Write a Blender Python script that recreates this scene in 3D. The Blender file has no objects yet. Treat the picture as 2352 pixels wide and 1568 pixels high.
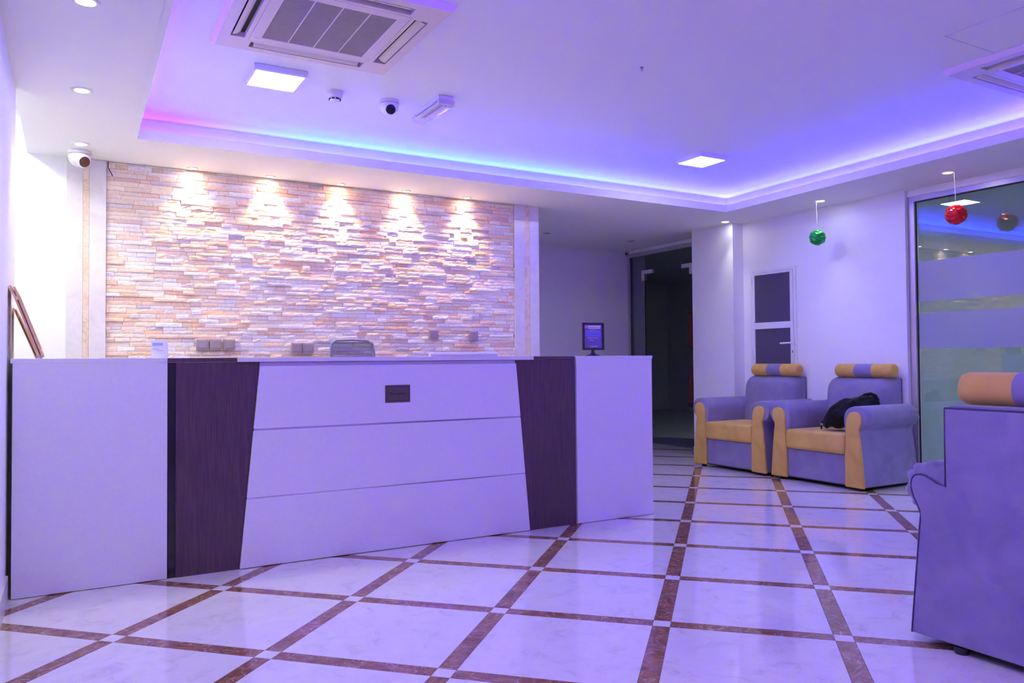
import bpy, math, random
from mathutils import Vector, Matrix, noise

# ------------------------------------------------------------------ scene basics
scene = bpy.context.scene
COL = scene.collection
random.seed(7)

# camera (solved from the floor grid: focal 1784 px at 2352 px width, height 1.095 m)
YAW, PITCH, ROLL = math.radians(29.6525), math.radians(1.35595), math.radians(-0.43378)
CAM = Vector((0.0, 0.0, 1.0952))
_f = Vector((math.sin(YAW)*math.cos(PITCH), math.cos(YAW)*math.cos(PITCH), math.sin(PITCH)))
_r = Vector((math.cos(YAW), -math.sin(YAW), 0.0))
_u = _r.cross(_f)
_r2 = _r*math.cos(ROLL) + _u*math.sin(ROLL)
_u2 = -_r*math.sin(ROLL) + _u*math.cos(ROLL)
cd = bpy.data.cameras.new('camera')
cd.sensor_width = 36.0
cd.lens = 1784.17*36.0/2352.0
cd.clip_start = 0.05
cam = bpy.data.objects.new('camera', cd)
m = Matrix((_r2, _u2, -_f)).transposed().to_4x4()
m.translation = CAM
cam.matrix_world = m
COL.objects.link(cam)
scene.camera = cam

# world: the room is closed, only a trace of ambient
w = bpy.data.worlds.new('world'); scene.world = w; w.use_nodes = True
w.node_tree.nodes['Background'].inputs[0].default_value = (0.5, 0.45, 0.9, 1)
w.node_tree.nodes['Background'].inputs[1].default_value = 0.02

# exposure / light levels
scene.view_settings.view_transform = 'Standard'
scene.view_settings.look = 'None'
scene.view_settings.gamma = 1.0
scene.view_settings.use_curve_mapping = False
scene.view_settings.exposure = 0.08
LED_STRIP = 365.0          # cove strip radiance
LED_LOW = 14.0            # weaker lower strip behind the first lip
PANEL = 56.0              # square ceiling panels radiance
DOWN_WHITE = 25.0          # white downlights (W)
DOWN_WARM = 62.0           # warm downlights over the stone (W)
scene.cycles.use_denoising = True
scene.cycles.max_bounces = 8
scene.cycles.diffuse_bounces = 5
scene.cycles.glossy_bounces = 4
scene.cycles.transmission_bounces = 6
scene.cycles.transparent_max_bounces = 8
scene.cycles.sample_clamp_indirect = 30.0
scene.cycles.caustics_reflective = False
scene.cycles.caustics_refractive = False

ZS = 2.55      # soffit height
ZC = 2.765     # raised ceiling height

# ------------------------------------------------------------------ materials
def new_mat(name):
    mt = bpy.data.materials.new(name); mt.use_nodes = True
    nt = mt.node_tree
    return mt, nt, nt.nodes['Principled BSDF']

def plain(name, col, rough=0.5, metal=0.0, bump=0.0, scale=200.0, spec=0.5, sheen=0.0):
    mt, nt, b = new_mat(name)
    b.inputs['Base Color'].default_value = (*col, 1)
    b.inputs['Roughness'].default_value = rough
    b.inputs['Metallic'].default_value = metal
    b.inputs['Specular IOR Level'].default_value = spec
    if sheen:
        b.inputs['Sheen Weight'].default_value = sheen
        b.inputs['Sheen Roughness'].default_value = 0.4
    tc = nt.nodes.new('ShaderNodeTexCoord')
    nz = nt.nodes.new('ShaderNodeTexNoise'); nz.inputs['Scale'].default_value = scale
    nz.inputs['Detail'].default_value = 3
    nt.links.new(tc.outputs['Object'], nz.inputs['Vector'])
    mix = nt.nodes.new('ShaderNodeMix'); mix.data_type = 'RGBA'
    mix.inputs[6].default_value = (*[c*0.95 for c in col], 1)
    mix.inputs[7].default_value = (*[min(1, c*1.04) for c in col], 1)
    nt.links.new(nz.outputs['Fac'], mix.inputs[0])
    nt.links.new(mix.outputs[2], b.inputs['Base Color'])
    if bump:
        bp = nt.nodes.new('ShaderNodeBump'); bp.inputs['Strength'].default_value = bump
        bp.inputs['Distance'].default_value = 0.002
        nt.links.new(nz.outputs['Fac'], bp.inputs['Height'])
        nt.links.new(bp.outputs[0], b.inputs['Normal'])
    return mt

def emit(name, col, strength):
    mt, nt, b = new_mat(name)
    b.inputs['Base Color'].default_value = (0.8, 0.8, 0.8, 1)
    b.inputs['Emission Color'].default_value = (*col, 1)
    b.inputs['Emission Strength'].default_value = strength
    return mt

def ramp(nt, stops):
    r = nt.nodes.new('ShaderNodeValToRGB')
    while len(r.color_ramp.elements) < len(stops):
        r.color_ramp.elements.new(0.5)
    for e, (p, c) in zip(r.color_ramp.elements, stops):
        e.position = p; e.color = (*c, 1)
    return r

def marble(name, stops, rough, scale, vein=None):
    mt, nt, b = new_mat(name)
    tc = nt.nodes.new('ShaderNodeTexCoord')
    oi = nt.nodes.new('ShaderNodeObjectInfo')
    mul = nt.nodes.new('ShaderNodeVectorMath'); mul.operation = 'MULTIPLY_ADD'
    mul.inputs[1].default_value = (37.0, 53.0, 71.0)
    nt.links.new(oi.outputs['Random'], mul.inputs[0])
    nt.links.new(tc.outputs['Object'], mul.inputs[2])
    n1 = nt.nodes.new('ShaderNodeTexNoise'); n1.inputs['Scale'].default_value = scale
    n1.inputs['Detail'].default_value = 9; n1.inputs['Roughness'].default_value = 0.72
    n1.inputs['Distortion'].default_value = 0.9
    nt.links.new(mul.outputs[0], n1.inputs['Vector'])
    r = ramp(nt, stops)
    nt.links.new(n1.outputs['Fac'], r.inputs[0])
    out = r.outputs[0]
    if vein:
        n2 = nt.nodes.new('ShaderNodeTexNoise'); n2.inputs['Scale'].default_value = scale*0.6
        n2.inputs['Detail'].default_value = 5; n2.inputs['Distortion'].default_value = 2.2
        nt.links.new(mul.outputs[0], n2.inputs['Vector'])
        rv = ramp(nt, [(0.0, (0, 0, 0)), (0.485, (0, 0, 0)), (0.5, (1, 1, 1)), (0.515, (0, 0, 0)), (1.0, (0, 0, 0))])
        nt.links.new(n2.outputs['Fac'], rv.inputs[0])
        mv = nt.nodes.new('ShaderNodeMath'); mv.operation = 'MULTIPLY'; mv.inputs[1].default_value = vein[1]
        nt.links.new(rv.outputs[0], mv.inputs[0])
        mx = nt.nodes.new('ShaderNodeMix'); mx.data_type = 'RGBA'
        nt.links.new(mv.outputs[0], mx.inputs[0])
        nt.links.new(out, mx.inputs[6]); mx.inputs[7].default_value = (*vein[0], 1)
        out = mx.outputs[2]
    nt.links.new(out, b.inputs['Base Color'])
    b.inputs['Roughness'].default_value = rough
    return mt

def wood(name, c0, c1, rough=0.45, sx=60.0, sz=2.0):
    mt, nt, b = new_mat(name)
    tc = nt.nodes.new('ShaderNodeTexCoord')
    mp = nt.nodes.new('ShaderNodeMapping'); mp.inputs['Scale'].default_value = (sx, sx, sz)
    nt.links.new(tc.outputs['Object'], mp.inputs[0])
    nz = nt.nodes.new('ShaderNodeTexNoise'); nz.inputs['Scale'].default_value = 3.0
    nz.inputs['Detail'].default_value = 6
    nt.links.new(mp.outputs[0], nz.inputs['Vector'])
    r = ramp(nt, [(0.3, c0), (0.7, c1)])
    nt.links.new(nz.outputs['Fac'], r.inputs[0])
    nt.links.new(r.outputs[0], b.inputs['Base Color'])
    b.inputs['Roughness'].default_value = rough
    bp = nt.nodes.new('ShaderNodeBump'); bp.inputs['Strength'].default_value = 0.15
    bp.inputs['Distance'].default_value = 0.001
    nt.links.new(nz.outputs['Fac'], bp.inputs['Height']); nt.links.new(bp.outputs[0], b.inputs['Normal'])
    return mt

def fabric(name, col, dark, sheen=0.35):
    mt, nt, b = new_mat(name)
    tc = nt.nodes.new('ShaderNodeTexCoord')
    n1 = nt.nodes.new('ShaderNodeTexNoise'); n1.inputs['Scale'].default_value = 6.0
    n1.inputs['Detail'].default_value = 5; n1.inputs['Distortion'].default_value = 0.6
    nt.links.new(tc.outputs['Object'], n1.inputs['Vector'])
    r = ramp(nt, [(0.3, dark), (0.7, col)])
    nt.links.new(n1.outputs['Fac'], r.inputs[0])
    nt.links.new(r.outputs[0], b.inputs['Base Color'])
    b.inputs['Roughness'].default_value = 0.85
    b.inputs['Specular IOR Level'].default_value = 0.15
    b.inputs['Sheen Weight'].default_value = sheen
    b.inputs['Sheen Roughness'].default_value = 0.35
    n2 = nt.nodes.new('ShaderNodeTexNoise'); n2.inputs['Scale'].default_value = 14.0
    n2.inputs['Detail'].default_value = 4
    nt.links.new(tc.outputs['Object'], n2.inputs['Vector'])
    bp = nt.nodes.new('ShaderNodeBump'); bp.inputs['Strength'].default_value = 0.35
    bp.inputs['Distance'].default_value = 0.01
    nt.links.new(n2.outputs['Fac'], bp.inputs['Height']); nt.links.new(bp.outputs[0], b.inputs['Normal'])
    return mt

def pane_mat(name, tint, refl):
    mt = bpy.data.materials.new(name); mt.use_nodes = True
    nt = mt.node_tree; nt.nodes.clear()
    out = nt.nodes.new('ShaderNodeOutputMaterial')
    tr = nt.nodes.new('ShaderNodeBsdfTransparent'); tr.inputs[0].default_value = (*tint, 1)
    gl = nt.nodes.new('ShaderNodeBsdfGlossy'); gl.inputs['Roughness'].default_value = 0.0
    lw = nt.nodes.new('ShaderNodeLayerWeight'); lw.inputs[0].default_value = 0.5
    pw = nt.nodes.new('ShaderNodeMath'); pw.operation = 'POWER'; pw.inputs[1].default_value = 5.0
    nt.links.new(lw.outputs['Facing'], pw.inputs[0])
    ad = nt.nodes.new('ShaderNodeMath'); ad.operation = 'ADD'; ad.use_clamp = True
    ad.inputs[1].default_value = refl
    nt.links.new(pw.outputs[0], ad.inputs[0])
    mx = nt.nodes.new('ShaderNodeMixShader')
    nt.links.new(ad.outputs[0], mx.inputs[0]); nt.links.new(tr.outputs[0], mx.inputs[1]); nt.links.new(gl.outputs[0], mx.inputs[2])
    nt.links.new(mx.outputs[0], out.inputs[0])
    return mt

def frost_mat(name, col, trans):
    mt = bpy.data.materials.new(name); mt.use_nodes = True
    nt = mt.node_tree; nt.nodes.clear()
    out = nt.nodes.new('ShaderNodeOutputMaterial')
    tr = nt.nodes.new('ShaderNodeBsdfTransparent'); tr.inputs[0].default_value = (0.8, 0.85, 0.9, 1)
    df = nt.nodes.new('ShaderNodeBsdfDiffuse'); df.inputs[0].default_value = (*col, 1)
    mx = nt.nodes.new('ShaderNodeMixShader'); mx.inputs[0].default_value = 1-trans
    nt.links.new(tr.outputs[0], mx.inputs[1]); nt.links.new(df.outputs[0], mx.inputs[2])
    gl = nt.nodes.new('ShaderNodeBsdfGlossy'); gl.inputs['Roughness'].default_value = 0.25
    m2 = nt.nodes.new('ShaderNodeMixShader'); m2.inputs[0].default_value = 0.06
    nt.links.new(mx.outputs[0], m2.inputs[1]); nt.links.new(gl.outputs[0], m2.inputs[2])
    nt.links.new(m2.outputs[0], out.inputs[0])
    return mt

def strip_mat(name, strength, cols, rear):
    # RGB strip: the colour of the diodes drifts along its length (object X / Y)
    mt, nt, b = new_mat(name)
    tc = nt.nodes.new('ShaderNodeTexCoord')
    sp = nt.nodes.new('ShaderNodeSeparateXYZ')
    nt.links.new(tc.outputs['Object'], sp.inputs[0])
    mr = nt.nodes.new('ShaderNodeMapRange')
    mr.inputs[1].default_value = 0.0; mr.inputs[2].default_value = 6.0
    nt.links.new(sp.outputs[0], mr.inputs[0])
    P, Bc, L = cols
    r = ramp(nt, [(0.0, P), (0.10, P), (0.25, Bc), (0.62, Bc), (0.85, L), (1.0, L)])
    nt.links.new(mr.outputs[0], r.inputs[0])
    my = nt.nodes.new('ShaderNodeMapRange')
    my.inputs[1].default_value = 2.7; my.inputs[2].default_value = 0.8
    nt.links.new(sp.outputs[1], my.inputs[0])
    mx = nt.nodes.new('ShaderNodeMix'); mx.data_type = 'RGBA'
    nt.links.new(my.outputs[0], mx.inputs[0]); nt.links.new(r.outputs[0], mx.inputs[6])
    mx.inputs[7].default_value = (*rear, 1)
    b.inputs['Base Color'].default_value = (0.8, 0.8, 0.8, 1)
    nt.links.new(mx.outputs[2], b.inputs['Emission Color'])
    b.inputs['Emission Strength'].default_value = strength
    return mt

def stone_mat():
    mt, nt, b = new_mat('split_stone')
    at = nt.nodes.new('ShaderNodeAttribute'); at.attribute_name = 'tone'
    tc = nt.nodes.new('ShaderNodeTexCoord')
    gm = nt.nodes.new('ShaderNodeNewGeometry')
    n1 = nt.nodes.new('ShaderNodeTexNoise'); n1.inputs['Scale'].default_value = 45.0
    n1.inputs['Detail'].default_value = 6; n1.inputs['Roughness'].default_value = 0.65
    nt.links.new(gm.outputs['Position'], n1.inputs['Vector'])
    r = ramp(nt, [(0.3, (0.86, 0.85, 0.86)), (0.7, (1.08, 1.05, 1.02))])
    nt.links.new(n1.outputs['Fac'], r.inputs[0])
    mx = nt.nodes.new('ShaderNodeMix'); mx.data_type = 'RGBA'; mx.blend_type = 'MULTIPLY'
    mx.inputs[0].default_value = 1.0
    nt.links.new(at.outputs['Color'], mx.inputs[6]); nt.links.new(r.outputs[0], mx.inputs[7])
    nt.links.new(mx.outputs[2], b.inputs['Base Color'])
    b.inputs['Roughness'].default_value = 0.8
    bp = nt.nodes.new('ShaderNodeBump'); bp.inputs['Strength'].default_value = 0.35
    bp.inputs['Distance'].default_value = 0.006
    nt.links.new(n1.outputs['Fac'], bp.inputs['Height']); nt.links.new(bp.outputs[0], b.inputs['Normal'])
    return mt

M = {}
M['wall'] = plain('white_wall_paint', (0.86, 0.86, 0.87), 0.6, bump=0.03, scale=300)
M['ceil'] = plain('white_ceiling_paint', (0.87, 0.87, 0.88), 0.7, bump=0.02, scale=300)
M['base'] = marble('cream_baseboard_marble', [(0.3, (0.62, 0.58, 0.53)), (0.7, (0.74, 0.71, 0.67))], 0.2, 6)
M['tile'] = marble('cream_floor_marble', [(0.28, (0.55, 0.51, 0.50)), (0.45, (0.72, 0.69, 0.68)), (0.7, (0.77, 0.74, 0.73))], 0.06, 9.0)
M['strip'] = marble('brown_floor_marble', [(0.3, (0.13, 0.052, 0.030)), (0.5, (0.27, 0.125, 0.07)), (0.72, (0.42, 0.23, 0.14))], 0.10, 14.0, vein=((0.6, 0.5, 0.45), 0.7))
M['grout'] = plain('grout', (0.35, 0.32, 0.30), 0.8)
M['pil'] = marble('cream_pilaster_marble', [(0.3, (0.66, 0.62, 0.54)), (0.7, (0.80, 0.77, 0.72))], 0.25, 7)
M['inlay'] = marble('gold_inlay_marble', [(0.28, (0.56, 0.40, 0.20)), (0.5, (0.76, 0.62, 0.40)), (0.75, (0.86, 0.76, 0.58))], 0.3, 16)
M['stone'] = stone_mat()
M['desk'] = plain('white_desk_laminate', (0.74, 0.74, 0.76), 0.38, scale=60)
M['wenge'] = wood('dark_wenge_laminate', (0.048, 0.024, 0.030), (0.10, 0.054, 0.062), 0.42)
M['blackgloss'] = plain('black_gloss_edge', (0.012, 0.012, 0.014), 0.12)
M['chrome'] = plain('chrome', (0.75, 0.76, 0.78), 0.16, 1.0)
M['brass'] = plain('dark_brass', (0.105, 0.09, 0.05), 0.5, 0.3)
M['brassdark'] = plain('engraved_dark', (0.02, 0.015, 0.03), 0.7)
M['alu'] = plain('anodised_aluminium', (0.55, 0.53, 0.56), 0.4, 0.6)
M['alu2'] = plain('pale_grey_plastic', (0.55, 0.53, 0.56), 0.5)
M['hatchline'] = plain('hatch_joint', (0.62, 0.61, 0.63), 0.7)
M['gasket'] = plain('black_gasket', (0.015, 0.015, 0.02), 0.6)
M['pvc'] = plain('white_pvc', (0.80, 0.80, 0.82), 0.35)
M['plast'] = plain('white_plastic', (0.78, 0.77, 0.77), 0.35)
M['plastgrey'] = plain('grey_plastic', (0.36, 0.29, 0.28), 0.45)
M['black'] = plain('black_plastic', (0.012, 0.012, 0.015), 0.35)
M['blackcloth'] = fabric('black_nylon', (0.014, 0.013, 0.018), (0.006, 0.006, 0.008))
M['lens'] = plain('dark_lens', (0.01, 0.01, 0.015), 0.08)
M['lensbrown'] = plain('brown_lens', (0.10, 0.04, 0.025), 0.1)
M['grey_fab'] = fabric('grey_velvet', (0.30, 0.27, 0.42), (0.22, 0.20, 0.33))
M['seam'] = fabric('seam_shadow_fabric', (0.10, 0.09, 0.17), (0.06, 0.05, 0.11))  # darker tone stands for the shadow line along the stitched seams
M['mustard'] = fabric('mustard_velvet', (0.74, 0.50, 0.13), (0.60, 0.38, 0.08), 0.2)
M['red'] = plain('red_enamel', (0.55, 0.01, 0.01), 0.25)
M['redfoil'] = plain('red_foil', (0.75, 0.015, 0.02), 0.16, 0.55)
M['greenfoil'] = plain('green_foil', (0.01, 0.42, 0.06), 0.16, 0.55)
M['string'] = plain('white_string', (0.8, 0.8, 0.82), 0.7)
M['oak'] = wood('orange_oak', (0.66, 0.38, 0.17), (0.80, 0.53, 0.28), 0.4, 30, 4)
M['walnut'] = wood('walnut_edge', (0.10, 0.035, 0.015), (0.16, 0.06, 0.03), 0.4, 30, 4)
M['paper'] = plain('white_paper', (0.82, 0.83, 0.86), 0.6)
M['printblue'] = plain('blue_print', (0.35, 0.45, 0.85), 0.6)
M['printgrey'] = plain('grey_print', (0.45, 0.46, 0.55), 0.6)
M['sheet'] = plain('violet_sheet', (0.16, 0.12, 0.30), 0.35)
M['sheetblue'] = plain('blue_sheet_box', (0.16, 0.15, 0.60), 0.35)
M['sheetlight'] = plain('light_print', (0.75, 0.72, 0.80), 0.5)
M['sheetpink'] = plain('pink_print', (0.50, 0.22, 0.50), 0.5)
M['darkduct'] = plain('dark_duct', (0.02, 0.02, 0.03), 0.7)
M['grille'] = plain('grille_plastic', (0.42, 0.37, 0.36), 0.5)
M['acplast'] = plain('warm_white_plastic', (0.78, 0.69, 0.64), 0.4)
M['mesh'] = frost_mat('mesh_cloth', (0.16, 0.15, 0.20), 0.70)
M['frameteal'] = plain('grey_chair_frame', (0.22, 0.24, 0.32), 0.4)
M['glass'] = pane_mat('tinted_glass', (0.86, 0.94, 0.94), 0.10)
M['glassdark'] = pane_mat('corridor_glass', (0.82, 0.85, 0.88), 0.03)
M['frost'] = frost_mat('frosted_film', (0.34, 0.40, 0.47), 0.15)
M['doorpane'] = plain('dark_obscure_pane', (0.10, 0.085, 0.14), 0.22)
M['clear'] = pane_mat('clear_lens_cover', (0.92, 0.90, 0.92), 0.08)
M['roomteal'] = plain('grey_green_wall', (0.46, 0.51, 0.55), 0.7)
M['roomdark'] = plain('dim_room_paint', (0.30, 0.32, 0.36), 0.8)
M['panel'] = emit('panel_light', (1.0, 0.98, 0.95), PANEL)
M['lampw'] = emit('lamp_white', (1.0, 0.98, 0.95), 45.0)
M['lampwarm'] = emit('lamp_warm', (1.0, 0.80, 0.60), 130.0)
M['lampoff'] = plain('unlit_lamp', (0.12, 0.10, 0.16), 0.3)
M['led'] = strip_mat('led_strip_light', LED_STRIP, ((0.0085, 0.002, 0.36), (0.0068, 0.0125, 1.0), (0.0090, 0.0095, 1.0)), (0.185, 0.008, 1.0))
M['led_low'] = strip_mat('lower_strip_light', LED_LOW, ((0.20, 0.015, 1.0), (0.15, 0.25, 1.0), (0.22, 0.18, 1.0)), (0.45, 0.08, 1.0))

# ------------------------------------------------------------------ geometry helpers
class MB:
    def __init__(s):
        s.v = []; s.f = []
    def add(s, vs, fs):
        n = len(s.v); s.v += [tuple(p) for p in vs]; s.f += [tuple(i+n for i in f) for f in fs]; return s
    def box(s, x0, x1, y0, y1, z0, z1):
        return s.add([(x0,y0,z0),(x1,y0,z0),(x1,y1,z0),(x0,y1,z0),(x0,y0,z1),(x1,y0,z1),(x1,y1,z1),(x0,y1,z1)],
                     [(0,3,2,1),(4,5,6,7),(0,1,5,4),(1,2,6,5),(2,3,7,6),(3,0,4,7)])
    def prism(s, prof, axis, a, b):
        """extrude a 2D outline along an axis; x:(y,z) y:(x,z) z:(x,y)"""
        def P(p, t):
            return {'x': (t, p[0], p[1]), 'y': (p[0], t, p[1]), 'z': (p[0], p[1], t)}[axis]
        n = len(prof)
        area = sum(prof[i][0]*prof[(i+1) % n][1]-prof[(i+1) % n][0]*prof[i][1] for i in range(n))
        if (area < 0) != (axis == 'y'):
            prof = prof[::-1]
        vs = [P(p, a) for p in prof]+[P(p, b) for p in prof]
        fs = [tuple(range(n))[::-1], tuple(range(n, 2*n))]
        for i in range(n):
            j = (i+1) % n; fs.append((i, j, n+j, n+i))
        return s.add(vs, fs)
    def lathe(s, prof, c, axis='z', seg=24, cap=True):
        """prof: list of (r, h); closed at ends when r==0"""
        n = len(prof); vs = []; fs = []
        for k in range(seg):
            a = 2*math.pi*k/seg; ca, sa = math.cos(a), math.sin(a)
            for r, h in prof:
                p = {'z': (r*ca, r*sa, h), 'y': (r*sa, h, r*ca), 'x': (h, r*ca, r*sa)}[axis]
                vs.append((c[0]+p[0], c[1]+p[1], c[2]+p[2]))
        for k in range(seg):
            k2 = (k+1) % seg
            for i in range(n-1):
                fs.append((k*n+i, k2*n+i, k2*n+i+1, k*n+i+1))
        if cap and prof[0][0] > 1e-6: fs.append(tuple(k*n for k in range(seg))[::-1])
        if cap and prof[-1][0] > 1e-6: fs.append(tuple(k*n+n-1 for k in range(seg)))
        return s.add(vs, fs)
    def tube(s, pts, r, seg=8):
        pts = [Vector(p) for p in pts]; n = len(pts); vs = []; fs = []
        for i, p in enumerate(pts):
            t = (pts[min(i+1, n-1)]-pts[max(i-1, 0)]).normalized()
            a = t.cross(Vector((0, 0, 1)))
            if a.length < 1e-3: a = t.cross(Vector((1, 0, 0)))
            a.normalize(); b = t.cross(a)
            for k in range(seg):
                an = 2*math.pi*k/seg
                vs.append(p+(a*math.cos(an)+b*math.sin(an))*r)
        for i in range(n-1):
            for k in range(seg):
                k2 = (k+1) % seg
                fs.append((i*seg+k, i*seg+k2, (i+1)*seg+k2, (i+1)*seg+k))
        fs.append(tuple(range(seg))[::-1]); fs.append(tuple((n-1)*seg+k for k in range(seg)))
        return s.add(vs, fs)
    def build(s, name, mat, parent=None, smooth=None, bevel=0.0, seg=2, tf=None):
        vs = [Vector(p) for p in s.v]
        if tf: vs = [tf @ p for p in vs]
        off = Vector((0, 0, 0))
        lo = Vector([min(p[i] for p in vs) for i in range(3)]); hi = Vector([max(p[i] for p in vs) for i in range(3)])
        base = Vector(((lo.x+hi.x)/2, (lo.y+hi.y)/2, lo.z))
        me = bpy.data.meshes.new(name)
        me.from_pydata([p-base for p in vs], [], s.f)
        me.validate(); me.update()
        fix_normals(me)
        me.materials.append(mat)
        o = bpy.data.objects.new(name, me); COL.objects.link(o)
        o.location = base
        if parent is not None:
            o.parent = parent
            o.location = base-abs_loc(parent)
        if smooth is not None:
            for p in me.polygons: p.use_smooth = True
            me.set_sharp_from_angle(angle=math.radians(smooth))
        if bevel:
            md = o.modifiers.new('edge', 'BEVEL'); md.width = bevel; md.segments = seg
            md.limit_method = 'ANGLE'; md.angle_limit = math.radians(35)
        return o

def fix_normals(me):
    import bmesh
    bm = bmesh.new(); bm.from_mesh(me)
    bmesh.ops.recalc_face_normals(bm, faces=bm.faces)
    bm.to_mesh(me); bm.free()

def abs_loc(o):
    p = Vector((0, 0, 0))
    while o is not None:
        p += o.location; o = o.parent
    return p

def tag(o, label, cat, group=None, kind=None):
    o['label'] = label; o['category'] = cat
    if group: o['group'] = group
    if kind: o['kind'] = kind
    return o

def struct(o, label, cat):
    return tag(o, label, cat, kind='structure')

def thing(name, loc, label, cat, group=None):
    o = bpy.data.objects.new(name, None); COL.objects.link(o)
    o.empty_display_size = 0.1
    o.location = loc
    return tag(o, label, cat, group)

def copy_tree(o, parent=None):
    c = o.copy(); COL.objects.link(c); c.parent = parent
    for ch in list(o.children):
        copy_tree(ch, c)
    return c

def box(name, mat, x0, x1, y0, y1, z0, z1, parent=None, bevel=0.0, seg=2):
    return MB().box(x0, x1, y0, y1, z0, z1).build(name, mat, parent, bevel=bevel, seg=seg, smooth=30 if bevel else None)

def text_mesh(name, s, size, mat, parent, M4, depth=0.0008):
    cu = bpy.data.curves.new(name, 'FONT'); cu.body = s; cu.size = size
    cu.align_x = 'CENTER'; cu.align_y = 'CENTER'; cu.extrude = depth; cu.resolution_u = 3
    t = bpy.data.objects.new(name+'_tmp', cu); COL.objects.link(t)
    bpy.context.view_layer.update()
    me = bpy.data.meshes.new_from_object(t.evaluated_get(bpy.context.evaluated_depsgraph_get()))
    bpy.data.objects.remove(t)
    me.transform(M4)
    me.materials.clear(); me.materials.append(mat)
    o = bpy.data.objects.new(name, me); COL.objects.link(o)
    base = Vector(M4.translation)
    me.transform(Matrix.Translation(-base))
    o.parent = parent; o.location = base-abs_loc(parent)
    return o

def spot(name, loc, target, power, col, angle, blend, radius, parent=None):
    l = bpy.data.lights.new(name, 'SPOT'); l.energy = power; l.color = col
    l.spot_size = math.radians(angle); l.spot_blend = blend; l.shadow_soft_size = radius
    o = bpy.data.objects.new(name, l); COL.objects.link(o)
    o.rotation_euler = (Vector(target)-Vector(loc)).to_track_quat('-Z', 'Y').to_euler()
    o.location = Vector(loc)
    if parent is not None:
        o.parent = parent; o.location = Vector(loc)-abs_loc(parent)
    return o

# ------------------------------------------------------------------ floor
XL, XR = -0.255, 6.334
floor = struct(box('floor', M['grout'], -1.8, 6.62, -3.1, 8.40, -0.08, -0.006),
               'polished cream marble floor laid diagonally with brown strips', 'floor')
S = 0.7; TH = math.radians(-44.9)
GX, GY = 1.63619*S, 3.59027*S
HW = 0.0355            # half strip width
def g2w(i, j):
    c, s_ = math.cos(TH), math.sin(TH)
    return (GX+S*(c*i-s_*j), GY+S*(s_*i+c*j))
def clip(poly, x0, x1, y0, y1):
    def cut(pl, f):
        out = []
        for k in range(len(pl)):
            a, b = pl[k], pl[(k+1) % len(pl)]
            fa, fb = f(a), f(b)
            if fa >= 0: out.append(a)
            if (fa >= 0) != (fb >= 0):
                t = fa/(fa-fb); out.append((a[0]+(b[0]-a[0])*t, a[1]+(b[1]-a[1])*t))
        return out
    for f in (lambda p: p[0]-x0, lambda p: x1-p[0], lambda p: p[1]-y0, lambda p: y1-p[1]):
        poly = cut(poly, f)
        if len(poly) < 3: return []
    return poly
def rect(i0, i1, j0, j1, g=0.0008/S):
    return clip([g2w(i0+g, j0+g), g2w(i1-g, j0+g), g2w(i1-g, j1-g), g2w(i0+g, j1-g)], -0.25, 6.59, -1.75, 8.34)
def parea(p):
    return abs(sum(p[k][0]*p[(k+1) % len(p)][1]-p[(k+1) % len(p)][0]*p[k][1] for k in range(len(p))))/2
h = HW/S
def piece(name, mat, poly):
    if not poly or parea(poly) < 0.0004: return
    MB().prism(poly, 'z', -0.012, 0.0).build(name, mat, floor)
for i in range(-14, 16):
    for j in range(-14, 16):
        piece('marble_tile', M['tile'], rect(i+h, i+1-h, j+h, j+1-h))
        piece('brown_strip', M['strip'], rect(i-h, i+h, j+h, j+1-h))
        piece('brown_strip', M['strip'], rect(i+h, i+1-h, j-h, j+h))
        piece('corner_inset', M['tile'], rect(i-h, i+h, j-h, j+h))

# ------------------------------------------------------------------ walls
struct(box('wall_left', M['wall'], -0.40, XL, -3.1, 4.83, 0.0, ZS), 'white wall at the left edge beside the reception desk', 'wall')
struct(box('baseboard_left', M['base'], XL, XL+0.012, -3.0, 4.30, 0.0, 0.115), 'low cream baseboard along the left wall', 'baseboard')
struct(box('wall_passage_end', M['wall'], -1.70, -0.026, 6.285, 6.45, 0.0, 3.05), 'bright white wall at the end of the side passage', 'wall')
struct(box('wall_passage_side', M['wall'], -1.80, -1.70, 4.70, 6.45, 0.0, 3.05), 'white side wall closing the passage behind the left wall', 'wall')
struct(box('wall_passage_return', M['wall'], -1.70, -0.40, 4.70, 4.83, 0.0, 3.05), 'white return wall of the side passage', 'wall')
struct(box('ceiling_passage', M['ceil'], -1.80, -0.262, 4.70, 6.45, 3.05, 3.11), 'higher white ceiling of the side passage', 'ceiling')
wall_back = struct(box('wall_back', M['grout'], -0.026, 3.874, 6.335, 6.50, 0.0, ZS), 'back wall clad in split beige ledgestone behind the desk', 'wall')
struct(box('wall_corridor_left', M['wall'], 3.70, 3.87, 6.50, 8.36, 0.0, ZS), 'white corridor wall behind the stone wall', 'wall')
struct(box('wall_far', M['wall'], 3.70, 6.60, 8.36, 8.50, 0.0, ZS), 'dim white far wall at the end of the corridor', 'wall')
struct(box('baseboard_far', M['base'], 3.87, 6.56, 8.348, 8.36, 0.0, 0.10), 'cream baseboard along the far corridor wall', 'baseboard')
struct(MB().prism([(6.18, 6.05), (6.18, 6.68), (6.70, 6.68), (6.70, 6.05)], 'z', 0, ZS).build('wall_pillar', M['wall']), 'white pillar between the corridor door and the panel door', 'pillar')
struct(MB().box(6.168, 6.18, 6.05, 6.692, 0, 0.10).box(6.168, 6.40, 6.68, 6.692, 0, 0.10).build('baseboard_pillar', M['base']), 'cream marble baseboard around the foot of the pillar', 'baseboard')
struct(box('wall_right', M['wall'], XR, 6.52, 4.172, 6.05, 0.0, ZS), 'white right wall behind the two facing armchairs', 'wall')
struct(box('baseboard_right', M['base'], XR-0.012, XR, 4.172, 5.28, 0.0, 0.10), 'cream baseboard along the right wall', 'baseboard')
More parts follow.
